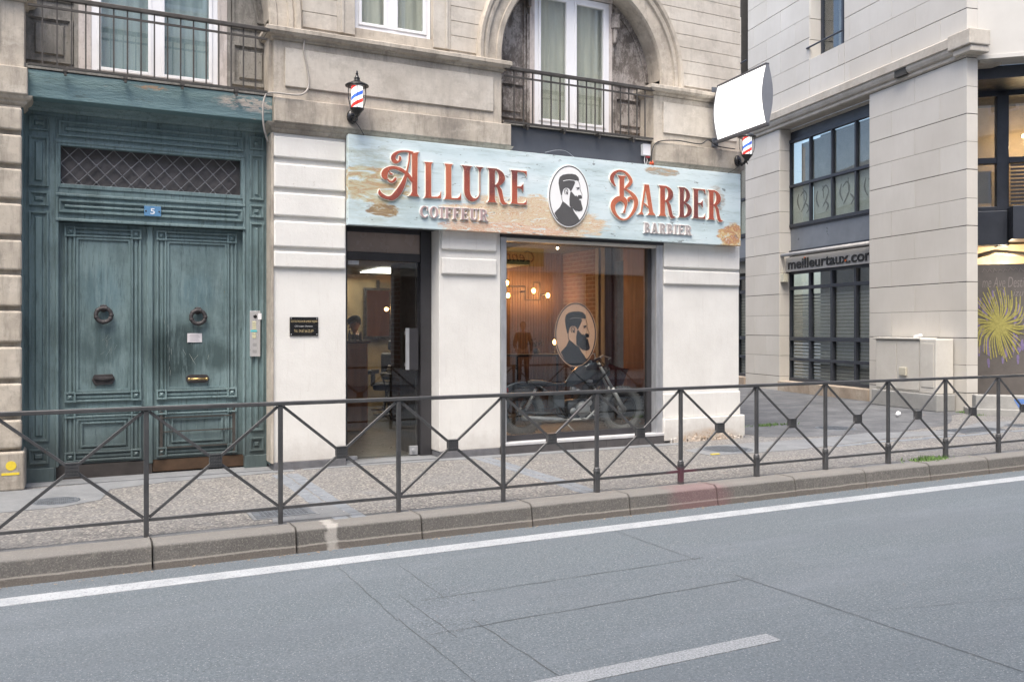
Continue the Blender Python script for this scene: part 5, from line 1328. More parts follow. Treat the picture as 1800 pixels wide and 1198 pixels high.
# ------------------------------------------------------------ the building across the road (seen in the window reflections)
ob = thing('opposite_building', 'pale rendered building across the road, seen mirrored in the shop windows', 'building', (0, -12.4, 0))
def opp(name, b, m, par=None, bevel=0.0): return obj(name, b, m, par or ob, False, bevel)
opw = plain('opposite_render', (.80, .75, .68), .85, 0, .08, 1, .1, 20)
b = B(); box(b, -20, 45, -6, -.35, 0, 13); opp('wall', b, opw)
b = B()
for x in (-14, -9, -4, 1, 6.2, 13.2, 19, 25, 31, 38): box(b, x - .5, x + .5, -.35, -.05, 0, 13)
opp('pilaster', b, opw, None, .02)
b = B(); box(b, -20, 45, -.35, .02, 3.2, 4.3); box(b, -20, 45, -.35, .12, 4.3, 4.5); box(b, -20, 45, -.35, .1, 8.6, 8.8); opp('string_course', b, opw, None, .02)
dk = plain('opposite_dark_glass', (.36, .35, .33), .3)
for i, x in enumerate((-11.5, -6.5, -1.5, 3.6, 9.7, 16.1, 22, 28, 34)):
    b = B(); box(b, x - 1.7, x + 1.7, -.34, -.30, .5, 3.0); w = opp('shopfront', b, plain('opposite_shop', (.14, .10, .08), .3) if i == 0 else bpy.data.materials['opposite_shop'])
    for dx in (-1.1, 1.1):
        for z in (5.2, 9.4):
            b = B(); frame(b, x + dx - .55, x + dx + .55, z, z + 2.2, .09, -.36, -.28); w = opp('window', b, M['pvc'])
            b = B(); box(b, x + dx - .47, x + dx + .47, -.345, -.335, z + .08, z + 2.12); obj('pane', b, dk, w)
    b = B(); box(b, x - 1.8, x + 1.8, -.35, .25, 5.0, 5.08); opp('balcony', b, opw)
b = B(); box(b, 14.0, 17.5, -.34, -.26, .3, 4.2); opp('brick_front', b, plain('opposite_brick', (.16, .07, .07), .8, 0, .3, 6))
t = thing('centre_sign', 'yellow shop sign reading Centre on the opposite building, mirrored in the window', 'sign', (11.1, -12.36, 3.36))
b = B(); box(b, -1.2, 1.2, 0, .06, 0, .52); obj('board', b, plain('yellow_board', (.62, .46, .14), .6, 0, .08), t)
text('writing', 'Centre', .45, .004, M['black'], t, (.95, .065, .12), rot=(PI / 2, 0, PI), width=1.3, shear=.3)

# ------------------------------------------------------------ inside the shop
rm = plain('brown_panelling', (.16, .095, .058), .6, 0, .25, 2.5, .15, 20, (8, 8, .4)); gold = None
fl = plain('shop_floor', (.11, .105, .10), .35, 0, .15, 3)
ceil = plain('dark_ceiling', (.030, .028, .026), .8)
b = B(); box(b, 2.0, 8.28, .42, 7.9, -.02, .02); obj('interior_floor', b, fl, H1)
b = B(); box(b, 4.76, 7.2, .145, 2.0, .02, .10); obj('display_floor', b, plain('display_floor', (.07, .06, .055), .5), H1)
b = B(); box(b, 2.0, 8.28, .42, 7.9, 2.95, 3.05); obj('interior_ceiling', b, ceil, H1)
b = B(); box(b, 2.1, 6.86, 3.2, 7.0, 2.62, 2.7); obj('lowered_ceiling', b, ceil, H1)
gw = plain('ochre_wall', (.20, .155, .085), .7, 0, .5, 2.2, .3, 20)
b = B(); box(b, 2.0, 6.9, 7.0, 7.1, 0, 2.95); obj('back_wall', b, gw, H1)
b = B()
for i in range(26): box(b, 6.9 + i * .054, 6.9 + i * .054 + .044, 4.44, 4.50, 0, 2.95)
box(b, 6.9, 8.28, 4.46, 4.56, 0, 2.95); box(b, 6.86, 6.96, 4.5, 7.0, 0, 2.95)
obj('slatted_wall', b, rm, H1)
b = B(); box(b, 2.0, 2.1, .42, 7.0, 0, 2.95); obj('side_wall', b, plain('grey_brown_wall', (.13, .12, .11), .8), H1)
b = B(); box(b, 3.96, 4.76, .40, .46, 0, 2.95); obj('pier_lining', b, rm, H1)
# brick corner, grey timber posts, orange board beside the window
br = N('red_brick'); bt = br.n('TexBrick'); mp = br.n('Mapping'); br.L(br.tc.outputs['Object'], mp.inputs[0]); mp.inputs['Rotation'].default_value = (PI / 2, 0, PI / 2)
sep = br.n('SeparateXYZ'); br.L(br.tc.outputs['Object'], sep.inputs[0]); cmb = br.n('CombineXYZ'); br.L(sep.outputs[1], cmb.inputs[0]); br.L(sep.outputs[2], cmb.inputs[1])
br.L(cmb.outputs[0], bt.inputs['Vector']); bt.inputs['Scale'].default_value = 1; bt.inputs['Brick Width'].default_value = .22; bt.inputs['Row Height'].default_value = .075; bt.inputs['Mortar Size'].default_value = .008
bt.inputs['Color1'].default_value = (.12, .062, .055, 1); bt.inputs['Color2'].default_value = (.08, .048, .045, 1); bt.inputs['Mortar'].default_value = (.17, .145, .14, 1)
br.set(bt.outputs[0], .85); M['brick'] = br.m
b = B(); box(b, 8.22, 8.275, 2.85, 4.44, 0, 2.95); obj('brick_wall', b, M['brick'], H1)
gt = plain('grey_timber', (.26, .25, .23), .8, 0, .35, 3, .4, 25, (5, 5, .4))
b = B(); box(b, 8.10, 8.24, 2.82, 2.95, .02, 2.95); box(b, 8.12, 8.24, 3.05, 3.16, .02, 2.95); obj('timber_post', b, gt, H1, bevel=.01)
ow = plain('orange_timber', (.30, .135, .06), .6, 0, .3, 2, .25, 20, (6, 6, .5))
b = B(); box(b, 8.18, 8.28, .42, 2.38, .02, 2.95); box(b, 7.25, 8.28, .405, .46, .02, 2.95); obj('timber_lining', b, ow, H1)
b = B(); frame(b, 0, 1, 0, 1, .1, 0, 1); b.free()
b = B(); box(b, 8.34, 8.348, 2.421, 2.799, .9, 2.7); obj('side_pane', b, M['glass'], H1)
# wall sconces and lamps (lit)
bulbm = emis('lit_bulb', (1.0, .50, .14), 16); irn = plain('pipe_iron', (.03, .028, .026), .5, .5)
def bulb(parent, p, r=.032, e=7.0):
    e *= .62
    b = B(); ball(b, p, r, (1, 1, 1.35), 12); o = obj('bulb', b, bulbm, parent, True)
    l = bpy.data.lights.new('bulb_light', 'POINT'); l.energy = e; l.color = (1, .52, .2); l.shadow_soft_size = .04
    lo = bpy.data.objects.new('bulb_light', l); COL.objects.link(lo); lo.location = Vector(p) + Vector((0, -.08, 0)); lo.parent = parent
t = thing('pipe_sconce', 'black pipe wall lamp with three glowing bulbs on the slatted wall behind the window', 'wall lamp', (0, 0, 0))
Y = 4.25
def W_(px, py, y=Y): x, z = P(px, py, y); return (x, y, z)
b = B(); tube(b, [W_(893, 503), W_(923, 503), W_(923, 527), W_(949, 527), W_(949, 496)], .014, 6); tube(b, [W_(923, 512), (W_(923, 512)[0], 4.45, W_(923, 512)[2])], .014, 6); tube(b, [W_(949, 518), W_(957, 518)], .016, 6); tube(b, [W_(938, 503), W_(938, 496), W_(949, 496)], .012, 6); tube(b, [W_(891, 440), W_(891, 520)], .006, 5)
obj('pipe', b, irn, t)
for q in ((938, 511), (963, 519), (893, 519), (891, 497)): bulb(t, W_(*q), .034, 9)
t = thing('table_lamp', 'small glowing table lamp on the dark side table behind the window', 'lamp', (0, 0, 0)); bx_, _, bz_ = W_(975, 601, 3.6)
bulb(t, (bx_, 3.6, bz_), .032, 4); b = B(); lathe(b, [(.05, -.2), (.05, -.19), (.012, -.17), (.012, -.03), (.02, -.02)], (bx_, 3.6, bz_), 12); obj('stand', b, irn, t, True)
t = thing('side_table', 'dark side table with the small lamp behind the shop window', 'table', (7.1, 3.6, 0)); zt = bz_ - .2
b = B(); box(b, -.45, .7, -.3, .3, zt - .04, zt); obj('table_top', b, irn, t)
for sx in (-.42, .66):
    for sy in (-.27, .26): b = B(); box(b, sx, sx + .03, sy, sy + .03, .02, zt - .04); obj('leg', b, irn, t)
t = thing('flower_arrangement', 'dark dried plant clump beside the small lamp on the side table', 'plant', (7.2, 3.6, zt))
b = B(); lathe(b, [(.04, 0), (.06, .05), (.04, .1)], n=10); obj('pot', b, irn, t)
b = B()
for i in range(70):
    d = Vector((random.uniform(-1, 1), random.uniform(-1, 1), random.uniform(.2, 1.2))).normalized() * random.uniform(.05, .18); p = Vector((0, 0, .1)) + d; s1 = Vector((random.uniform(-1, 1), random.uniform(-1, 1), random.uniform(-1, 1))).normalized() * .02
    s2 = s1.cross(d).normalized() * .012; b.faces.new([b.verts.new(p + q) for q in (s1, s2, -s1, -s2)])
obj('foliage', b, plain('dark_leaf', (.03, .035, .02), .7), t)
# spot lamps on the ceiling: window bulb and entrance
t = thing('ceiling_spot', 'small lit round spot lamp near the ceiling seen through the shop window', 'ceiling lamp', (0, 0, 0)); q = W_(980, 436, 1.4)
b = B(); ball(b, q, .019); obj('bulb', b, emis('warm_spot', (1, .8, .5), 9), t, True); b = B(); tube(b, [q, (q[0], q[1], 2.95)], .012, 6); obj('stem', b, irn, t)
t = thing('ceiling_panel_light', 'flat white glowing ceiling panel light inside the entrance', 'ceiling light', (0, 0, 0))
b = B(); x, z = P(668, 474, 5.2); box(b, x - .15, x + .70, 4.7, 5.9, 2.585, 2.60); obj('diffuser', b, emis('panel_white', (1, 1, .92), 3.2), t)
l = bpy.data.lights.new('panel_lamp', 'AREA'); l.energy = 9; l.size = 1.0; l.color = (1, .9, .72); lo = bpy.data.objects.new('panel_lamp', l); COL.objects.link(lo); lo.location = (x, 6.3, 2.56); lo.parent = t
t = thing('wall_sconce', 'glowing amber wall sconce beside the mirror seen through the entrance', 'wall lamp', (0, 0, 0)); q = W_(709, 541, 6.6); bulb(t, q, .03, 7); bulb(t, W_(719, 542, 6.6), .018, 1); bulb(t, W_(700, 542, 6.6), .018, 1)
b = B(); tube(b, [(q[0], 6.6, q[2] - .05), (q[0], 6.6, q[2] - .14), (q[0], 6.98, q[2] - .14)], .015); obj('arm', b, irn, t)
t = thing('cage_lamp', 'bright amber lamp on the brick jamb at the right of the entrance', 'wall lamp', (0, 0, 0)); q = W_(724, 514, 3.2); bulb(t, q, .035, 7)
b = B(); lathe(b, [(.05, -.12), (.05, -.06), (.02, -.05)], q, 12); obj('holder', b, plain('lamp_brass', (.35, .2, .08), .4, .6), t, True)
b = B(); box(b, 4.84, 4.94, 3.3, 4.4, 0.02, 2.95); obj('brick_pier', b, M['brick'], H1)
b = B(); box(b, 4.2, 4.75, 1.0, 1.6, 2.2, 2.95); b.free()
b = B(); box(b, 5.78, 6.84, 6.88, 6.98, 0, 2.62); obj('grey_partition', b, plain('partition_grey', (.20, .19, .18), .7), H1)
# tall mirror on the back wall
t = thing('wall_mirror', 'tall dark framed mirror on the ochre wall seen through the entrance', 'mirror', (5.15, 6.9, 0))
b = B(); frame(b, 0, .58, 1.36, 2.36, .05, 0, .05); obj('frame', b, M['black'], t)
mm = N('mirror_glass'); b = B(); box(b, .05, .53, .02, .04, 1.41, 2.31); obj('mirror_glass', b, mm.set((.7, .74, .72), .03, 1.0), t)
b = B(); box(b, .26, .32, 0, .05, 2.36, 2.52); obj('hook', b, M['black'], t)
# reception counter, chair, bench
t = thing('reception_counter', 'orange brown wooden counter just inside the entrance', 'counter', (2.7, 2.8, 0))
ow2 = plain('counter_timber', (.55, .24, .11), .6, 0, .3, 2, .25, 20, (6, 6, .5)); b = B(); box(b, 0, 1.24, 0, .5, .05, 1.34); obj('body', b, ow2, t, bevel=.01)
b = B(); box(b, -.02, 1.28, -.03, .55, 1.34, 1.38); obj('top', b, plain('counter_top', (.14, .05, .03), .3), t, bevel=.008)
b = B()
for i in range(3): box(b, .05 + i * .4, .40 + i * .4, -.012, 0, .12, 1.26)
obj('front_panel', b, ow2, t, bevel=.006)
lea = plain('black_leather', (.02, .02, .022), .35); chm = plain('chrome', (.6, .6, .6), .15, 1.0)
t = thing('barber_chair', 'black and chrome barber chair seen through the glass entrance door', 'barber chair', (5.15, 5.3, .02), -.6)
b = B(); lathe(b, [(.32, 0), (.32, .03), (.08, .06), (.05, .42), (.10, .44)], n=24); obj('pedestal', b, chm, t, True)
b = B(); box(b, -.27, .27, -.27, .25, .44, .58); obj('seat', b, lea, t, bevel=.05, seg=3)
b = B(); box(b, -.26, .26, .22, .34, .60, 1.10); obj('backrest', b, lea, t, bevel=.05, seg=3)
b = B(); box(b, -.13, .13, .25, .33, 1.14, 1.32); obj('headrest', b, lea, t, bevel=.03, seg=3)
for s in (-1, 1): b = B(); box(b, s * .33 - .05, s * .33 + .05, -.25, .25, .72, .80); box(b, s * .33 - .02, s * .33 + .02, -.1, .1, .5, .72); obj('armrest', b, lea, t, bevel=.02)
b = B(); box(b, -.18, .18, -.62, -.4, .12, .15); tube(b, [(0, -.25, .42), (0, -.5, .15)], .025); obj('footrest', b, chm, t)
t = thing('work_bench', 'low bench with folded pale towels seen through the entrance', 'bench', (5.5, 4.6, 0))
b = B(); box(b, -.7, .5, -.25, .25, .74, .80); obj('top', b, plain('bench_grey', (.22, .21, .2), .5), t, bevel=.01)
for sx in (-.66, .45):
    b = B(); tube(b, [(sx, -.22, .02), (sx, .22, .74)], .014); tube(b, [(sx, .22, .02), (sx, -.22, .74)], .014); obj('leg', b, irn, t)
for i, (x, w) in enumerate(((-.5, .26), (-.18, .3), (.2, .26))):
    b = B(); box(b, x - w / 2, x + w / 2, -.12, .12, .80, .88); box(b, x - w / 2 + .01, x + w / 2 - .01, -.11, .11, .885, .93)
    o = obj('folded_towel', b, plain('towel' + str(i), (.40 - .1 * i, .38 - .1 * i, .35 - .1 * i), .9), None, bevel=.02); o.location = (5.5, 4.6, 0); tag(o, ('pale', 'grey', 'dark grey')[i] + ' folded towel pile on the low bench behind the entrance', 'towel')
# armchair with a red patterned cushion by the side window
t = thing('armchair', 'low dark armchair in the corner behind the motorcycle', 'armchair', (7.75, 2.0, .02), .2)
b = B(); box(b, -.35, .35, -.35, .3, .15, .42); obj('seat', b, lea, t, bevel=.05, seg=3); b = B(); box(b, -.35, .35, .2, .36, .42, .85); obj('backrest', b, lea, t, bevel=.05, seg=3)
for s in (-1, 1):
    b = B(); box(b, s * .38 - .06, s * .38 + .06, -.35, .3, .1, .60); obj('armrest', b, lea, t, bevel=.03, seg=2)
b = B(); n = 12; grid = [[None] * (n + 1) for _ in range(n + 1)]
pil = []
for sgn in (-1, 1):
    g = [[b.verts.new(((i / n - .5) * .44 * (1 - .10 * abs(2 * j / n - 1) ** 0 * math.sin(PI * j / n)), sgn * .09 * (math.sin(PI * i / n) * math.sin(PI * j / n)) ** .5, (j / n - .5) * .44 * (1 - .10 * math.sin(PI * i / n)))) for j in range(n + 1)] for i in range(n + 1)]
    for i in range(n):
        for j in range(n): b.faces.new((g[i][j], g[i + 1][j], g[i + 1][j + 1], g[i][j + 1]))
bmesh.ops.remove_doubles(b, verts=b.verts, dist=.0005); bmesh.ops.recalc_face_normals(b, faces=b.faces)
o = obj('cushion', b, plain('red_cushion', (.20, .06, .045), .9, 0, .5, 14), None, True); x, z = P(1106, 658, 2.0); o.location = (7.72, 1.95, .76); o.rotation_euler = (.2, .25, .15); tag(o, 'dark red patterned cushion standing on the armchair behind the motorcycle', 'cushion')

# ------------------------------------------------------------ the motorcycle in the window
mc = thing('motorcycle', 'vintage custom motorcycle with grey tank and spoked wheels on display behind the shop window', 'motorcycle', (5.46, .80, .10), math.radians(-10))
rub = plain('tyre_rubber', (.135, .142, .15), .8, 0, .2, 20, .4, 60); stl = plain('worn_steel', (.52, .52, .52), .38, .6, .2, 12); dks = plain('dark_steel', (.045, .048, .053), .4, .3, .3, 12)
def wheel(x, R, w, rt):
    b = B(); torus(b, (x, 0, R), R - rt, rt, RX, 44, 10, sx=w)
    t = obj('wheel', b, rub, mc, True)
    b = B()
    for k in range(44):
        for s in (-1, 1):
            a = 2 * PI * (k + .25 * (s > 0)) / 44; c = Vector((x + (R - .006) * math.cos(a), s * rt * w * .4, R + (R - .006) * math.sin(a))); box(b, c.x - .012, c.x + .012, c.y - .018, c.y + .018, c.z - .008, c.z + .008)
    obj('tread', b, rub, t)
    b = B(); torus(b, (x, 0, R), R - 2 * rt + .004, .013, RX, 44, 8, sx=1.6); obj('rim', b, dks, t, True)
    b = B(); tube(b, [(x, -.075, R), (x, .075, R)], .034, 16); tube(b, [(x, -.035, R), (x, .035, R)], .06, 20); obj('hub', b, stl, t, True)
    b = B()
    for k in range(28):
        a = 2 * PI * k / 28; s = (-1) ** k; a2 = a + .35 * (1 if k % 4 < 2 else -1)
        tube(b, [(x + .045 * math.cos(a), s * .035, R + .045 * math.sin(a)), (x + (R - 2 * rt + .004) * math.cos(a2), 0, R + (R - 2 * rt + .004) * math.sin(a2))], .0022, 4, False)
    obj('spoke', b, dks, t)
wheel(0, .325, 1.15, .062); wheel(1.47, .325, 1.0, .056)
b = B()
for s in (-1, 1):
    tube(b, [(0, s * .09, .325), (.46, s * .10, .30), (.62, s * .09, .24), (1.02, s * .07, .24), (1.14, s * .03, .66)], .015, 8)      # cradle
    tube(b, [(.0, s * .09, .325), (.22, s * .10, .68), (-.12, s * .09, .66)], .013, 8)
    tube(b, [(.22, s * .10, .68), (.48, s * .08, .50), (.62, s * .08, .24)], .014, 8)
tube(b, [(.20, 0, .68), (.62, 0, .70), (1.12, 0, .90)], .020, 8); tube(b, [(1.08, 0, .96), (1.16, 0, .72)], .032, 12)
obj('frame', b, dks, mc, True)
for s in (-1, 1):
    b = B(); tube(b, [(.02, s * .12, .36), (.16, s * .12, .64)], .020, 10)
    for k in range(9): tube(b, [(.04 + .012 * k, s * .12, .40 + .0206 * k), (.045 + .012 * k, s * .12, .408 + .0206 * k)], .030, 10)
    obj('shock_absorber', b, stl, mc, True)
# fork
for s in (-1, 1):
    b = B(); tube(b, [(1.085, s * .085, .985), (1.30, s * .085, .62)], .022, 10); tube(b, [(1.29, s * .085, .635), (1.475, s * .085, .315)], .032, 10); obj('fork', b, stl, mc, True)
b = B(); box(b, 1.06, 1.13, -.11, .11, .93, .965); box(b, 1.12, 1.19, -.11, .11, .80, .835); obj('triple_clamp', b, dks, mc, bevel=.008)
b = B(); tube(b, [(1.06, -.0, .99), (1.10, -.05, 1.05), (1.12, -.16, 1.09), (1.02, -.32, 1.06), (.92, -.38, 1.03)], .012, 8); tube(b, [(1.06, 0, .99), (1.10, .05, 1.05), (1.13, .16, 1.10), (1.04, .32, 1.12), (.96, .38, 1.12)], .012, 8)
hb = obj('handlebar', b, stl, mc, True)
b = B(); tube(b, [(1.00, -.335, 1.055), (.88, -.41, 1.02)], .018, 8); tube(b, [(1.02, .335, 1.12), (.92, .41, 1.12)], .018, 8); obj('grip', b, lea, hb, True)
b = B(); tube(b, [(1.10, -.25, 1.08), (1.16, -.34, 1.06), (1.08, -.44, 1.04)], .006, 6); obj('lever', b, stl, hb, True)
b = B(); lathe(b, [(.03, -.08), (.07, -.06), (.085, 0), (.085, .03), (.07, .045)], (1.22, 0, .86), 20, RY); obj('headlight', b, dks, mc, True)
# teardrop tank: loft of rounded sections along x
def loft(b, secs, n=20):
    rings = []
    for x, z, hw, hh, pw in secs:
        rings.append([b.verts.new((x, hw * math.copysign(abs(math.cos(2 * PI * k / n)) ** pw, math.cos(2 * PI * k / n)), z + hh * math.copysign(abs(math.sin(2 * PI * k / n)) ** pw, math.sin(2 * PI * k / n)))) for k in range(n)])
    new = []
    for a, d in zip(rings, rings[1:]):
        for k in range(n): new.append(b.faces.new((a[k], a[(k + 1) % n], d[(k + 1) % n], d[k])))
    new += [b.faces.new(rings[0]), b.faces.new(rings[-1][::-1])]
    bmesh.ops.recalc_face_normals(b, faces=new)
tk = N('tank_paint'); tk.set(tk.mix(tk.ramp(tk.noise(9, 5, .7), [(.55, 0.0), (.7, .5)]), (.075, .092, .11), (.17, .16, .15)), .22, .2)
b = B(); loft(b, [(.60, .665, .012, .010, .8), (.64, .70, .055, .045, .8), (.74, .77, .105, .10, .75), (.86, .84, .135, .13, .72), (.97, .895, .135, .135, .72), (1.05, .92, .11, .11, .8), (1.09, .925, .055, .06, .9), (1.10, .925, .01, .01, 1)]); tank = obj('fuel_tank', b, tk.m, mc, True)
b = B(); loft(b, [(.61, .705, .012, .006, 1), (.66, .748, .03, .012, 1), (.76, .846, .035, .012, 1), (.86, .938, .03, .012, 1), (.90, .968, .01, .006, 1)]); obj('orange_stripe', b, plain('orange_paint', (.80, .30, .06), .35), tank, True)
b = B(); lathe(b, [(.032, 0), (.032, .018), (.02, .024)], (.97, 0, 1.0), 16); obj('filler_cap', b, stl, tank, True)
b = B(); loft(b, [(.10, .71, .10, .03, .8), (.16, .73, .125, .035, .8), (.26, .725, .11, .03, .8), (.38, .71, .06, .025, .8), (.44, .705, .02, .015, 1)]); obj('seat', b, plain('saddle_leather', (.09, .10, .115), .5), mc, True)
b = B(); torus(b, (0, 0, .325), .36, .06, RX, 24, 10, math.radians(60), math.radians(165), sx=.35); fd = obj('rear_fender', b, tk.m, mc, True)
b = B(); box(b, -.24, -.19, -.035, .035, .60, .66); obj('tail_lamp', b, plain('tail_red', (.35, .02, .02), .3), fd, bevel=.01)
# engine
b = B(); loft(b, [(.60, .36, .08, .05, .6), (.64, .36, .13, .12, .6), (.90, .36, .13, .13, .6), (.96, .37, .08, .07, .6)]); en = obj('engine', b, dks, mc, True)
b = B(); lathe(b, [(.105, 0), (.105, .02), (.085, .045), (.03, .05)], (.84, -.115, .36), 26, RX); lathe(b, [(.045, 0), (.045, .05), (.03, .058)], (.92, -.11, .445), 18, RX); lathe(b, [(.05, 0), (.05, .03)], (.70, -.11, .33), 16, RX); obj('clutch_cover', b, stl, en, True)
b = B()
for k in range(9):
    x, z = .86 + .012 * k, .48 + .026 * k; box(b, x - .095, x + .095, -.105, .105, z - .006, z + .006)
tube(b, [(.855, 0, .46), (.965, 0, .71)], .055, 12); obj('cylinder_fins', b, dks, en)
b = B(); box(b, .92, 1.02, -.05, .05, .71, .75); obj('cylinder_head', b, stl, en, bevel=.01)
b = B(); tube(b, [(.77, -.03, .62), (.70, -.03, .62)], .045, 14); lathe(b, [(.035, 0), (.035, .03)], (.78, -.08, .60), 12, RX); obj('carburettor', b, stl, en, True)
b = B(); box(b, .42, .58, -.12, .12, .38, .58); obj('battery_box', b, plain('blue_grey_box', (.12, .14, .16), .5), mc, bevel=.02)
b = B(); tube(b, [(1.0, -.06, .68), (1.06, -.12, .56), (1.02, -.15, .34), (.88, -.16, .22), (.55, -.16, .22)], .019, 10); tube(b, [(.55, -.16, .22), (.50, -.16, .22), (.05, -.17, .26), (-.05, -.17, .265)], [.022, .036, .036, .03], 12); obj('exhaust_pipe', b, stl, mc, True)
b = B(); tube(b, [(.80, -.13, .24), (.82, -.26, .24)], .014, 8); tube(b, [(.92, -.12, .33), (1.0, -.2, .26), (1.03, -.24, .24)], .009, 6); tube(b, [(.58, -.1, .2), (.72, -.20, .03)], .010, 6); obj('foot_peg', b, stl, mc, True)
b = B(); tube(b, [(.0, -.10, .36), (.66, -.10, .39)], .006, 5); tube(b, [(.0, -.10, .28), (.66, -.10, .31)], .006, 5); tube(b, [(0, -.10, .325), (0, -.115, .325)], .07, 18); obj('chain', b, dks, mc)
b = B(); tube(b, [(1.1, -.1, 1.05), (1.2, -.14, .9), (1.1, -.08, .7), (.84, -.09, .66)], .005, 5); tube(b, [(1.1, .1, 1.05), (1.24, .05, .95), (1.2, .05, .72), (1.42, .1, .40)], .005, 5); obj('cable', b, blk, mc)

# ------------------------------------------------------------ people
skin_m = plain('skin', (.50, .30, .21), .55, 0, .06)
def person(label, loc, rz, pose, top, legs, hair, cap=None, hgt=1.78, group=None):
    t = thing('person', label, 'person', loc, rz, group); s = hgt / 1.78
    def skinmesh(name, chains, mat, root=0):
        """chains: list of lists of (co, r); a chain may start from an index of an existing vertex"""
        me = bpy.data.meshes.new(name); vs, es, rs = [], [], []
        for start, ch in chains:
            prev = start
            for co, r in ch:
                vs.append(tuple(Vector(co) * s)); rs.append(r * s)
                if prev is not None: es.append((prev, len(vs) - 1))
                prev = len(vs) - 1
        me.from_pydata(vs, es, []); o = bpy.data.objects.new(name, me); COL.objects.link(o)
        m = o.modifiers.new('skin', 'SKIN'); m.use_smooth_shade = True
        for i, r in enumerate(rs):
            q = r if isinstance(r, (tuple, list)) else (r, r)
            me.skin_vertices[0].data[i].radius = (r, r)
        me.skin_vertices[0].data[root].use_root = True
        o.modifiers.new('sub', 'SUBSURF').levels = 1; o.modifiers['sub'].render_levels = 2
        me.materials.append(mat); o.parent = t; return o
    P_ = pose
    # one continuous body: pelvis, torso, neck, arms with hands, legs
    ch = [(None, [((0, 0, .95), .13), ((0, .0, 1.10), .125), ((0, .0, 1.28), .145), ((0, .0, 1.42), .11), ((0, -.005, 1.50), .055), ((0, -.015, 1.56), .052)])]
    idx = 6
    for sd_, sg_ in (('l', 1), ('r', -1)):
        sh, el, wr = P_['arm_' + sd_]
        ch.append((3, [((sg_ * .16, 0, 1.43), .065), (el, .045), (wr, .028)])); base = idx + 2; idx += 3
        d = (Vector(wr) - Vector(el)).normalized(); side = d.cross(Vector((0, 0, 1))).normalized()
        pc = Vector(wr) + d * .06; ch.append((base, [(tuple(pc), .030)])); palm = idx; idx += 1
        for k in range(4):
            o_ = side * (.027 - .018 * k); l = (.075, .085, .08, .062)[k]
            ch.append((palm, [(tuple(pc + o_ + d * .03), .010), (tuple(pc + o_ + d * (.03 + l * .5) + Vector((0, 0, -.008))), .009), (tuple(pc + o_ * 1.05 + d * (.03 + l) + Vector((0, 0, -.025))), .0075)])); idx += 3
        ch.append((palm, [(tuple(pc + side * .038 - d * .01), .011), (tuple(pc + side * .055 + d * .03), .009)])); idx += 2
    for sd_, sg_ in (('l', 1), ('r', -1)):
        hp, kn, an, toe = P_['leg_' + sd_]
        ch.append((0, [((sg_ * .095, 0, .88), .095), (kn, .060), (an, .040), (toe, .035)])); idx += 4
    body = skinmesh('body', ch, skin_m)
    # clothing: a shirt and trousers a little larger than the body
    shirt = [(None, [((0, 0, .96), .145), ((0, 0, 1.10), .14), ((0, 0, 1.28), .16), ((0, 0, 1.43), .118), ((0, -.005, 1.475), .072)])]; i2 = 5
    for sd_, sg_ in (('l', 1), ('r', -1)):
        sh, el, wr = P_['arm_' + sd_]
        shirt.append((3, [((sg_ * .165, 0, 1.43), .082), (el, .060), (tuple(Vector(el).lerp(Vector(wr), .9)), .042)])); i2 += 3
    skinmesh('jacket', shirt, top)
    tr = [(None, [((0, 0, .98), .135), ((0, 0, .92), .14)])]
    for sd_, sg_ in (('l', 1), ('r', -1)):
        hp, kn, an, toe = P_['leg_' + sd_]; tr.append((1, [((sg_ * .10, 0, .84), .108), (kn, .076), (tuple(Vector(an) + Vector((0, 0, .03))), .062)]))
    skinmesh('trousers', tr, legs)
    for sd_ in 'lr':
        hp, kn, an, toe = P_['leg_' + sd_]; a, q = Vector(an) * s, Vector(toe) * s
        b = B(); d = (q - a); d.z = 0; d.normalize(); ball(b, (a + d * .06 + Vector((0, 0, -.035))), .05, (1, 1, .8), 10); ball(b, (a + d * .14 + Vector((0, 0, -.045))), .045, (1, 1, .7), 10); obj('shoe', b, lea, t, True)
    # head with face, ears and hair; looks towards local -y turned by yaw
    My = Matrix.Rotation(P_.get('yaw', 0), 3, 'Z') @ Matrix.Rotation(P_.get('nod', 0), 3, 'X'); c0 = Vector((0, -.02, 1.66)) * s
    def hp_(b):
        for v in b.verts: v.co = My @ (v.co * s) + c0
        return b
    b = B(); ball(b, (0, .01, .03), .092, (.86, 1.06, 1.08), 20); ball(b, (0, -.022, -.045), .068, (.86, .98, 1.05), 16); ball(b, (0, -.082, -.088), .022, (1.2, .9, .8), 10)
    ball(b, (0, -.102, -.012), .016, (.75, 1.1, 1.5), 10); ball(b, (0, -.112, -.024), .015, (1, .9, .8), 10)
    for sx in (-1, 1): ball(b, (sx * .082, .012, -.005), .022, (.35, .8, 1.25), 10); ball(b, (sx * .042, -.075, -.02), .022, (1, .6, .8), 10)
    head = obj('head', hp_(b), skin_m, t, True)
    b = B()
    for sx in (-1, 1): ball(b, (sx * .030, -.086, .008), .0115, (1.2, .6, .7), 10)
    obj('eye', hp_(b), M['pvc'], head, True)
    b = B()
    for sx in (-1, 1): ball(b, (sx * .030, -.092, .008), .006, (1, .6, 1), 8); box(b, sx * .030 - .015, sx * .030 + .015, -.096, -.084, .026, .031)
    obj('eyebrow', hp_(b), hair, head)
    b = B(); ball(b, (0, -.092, -.056), .018, (1.25, .5, .32), 10); obj('mouth', hp_(b), plain('lip', (.38, .14, .12), .5), head, True)
    b = B(); new = bmesh.ops.create_uvsphere(b, u_segments=20, v_segments=14, radius=.102)['verts']
    bmesh.ops.delete(b, geom=[v for v in b.verts if v.co.z < .0 and v.co.y < .03 or v.co.y < -.07 and v.co.z < .05 or v.co.z < -.07], context='VERTS')
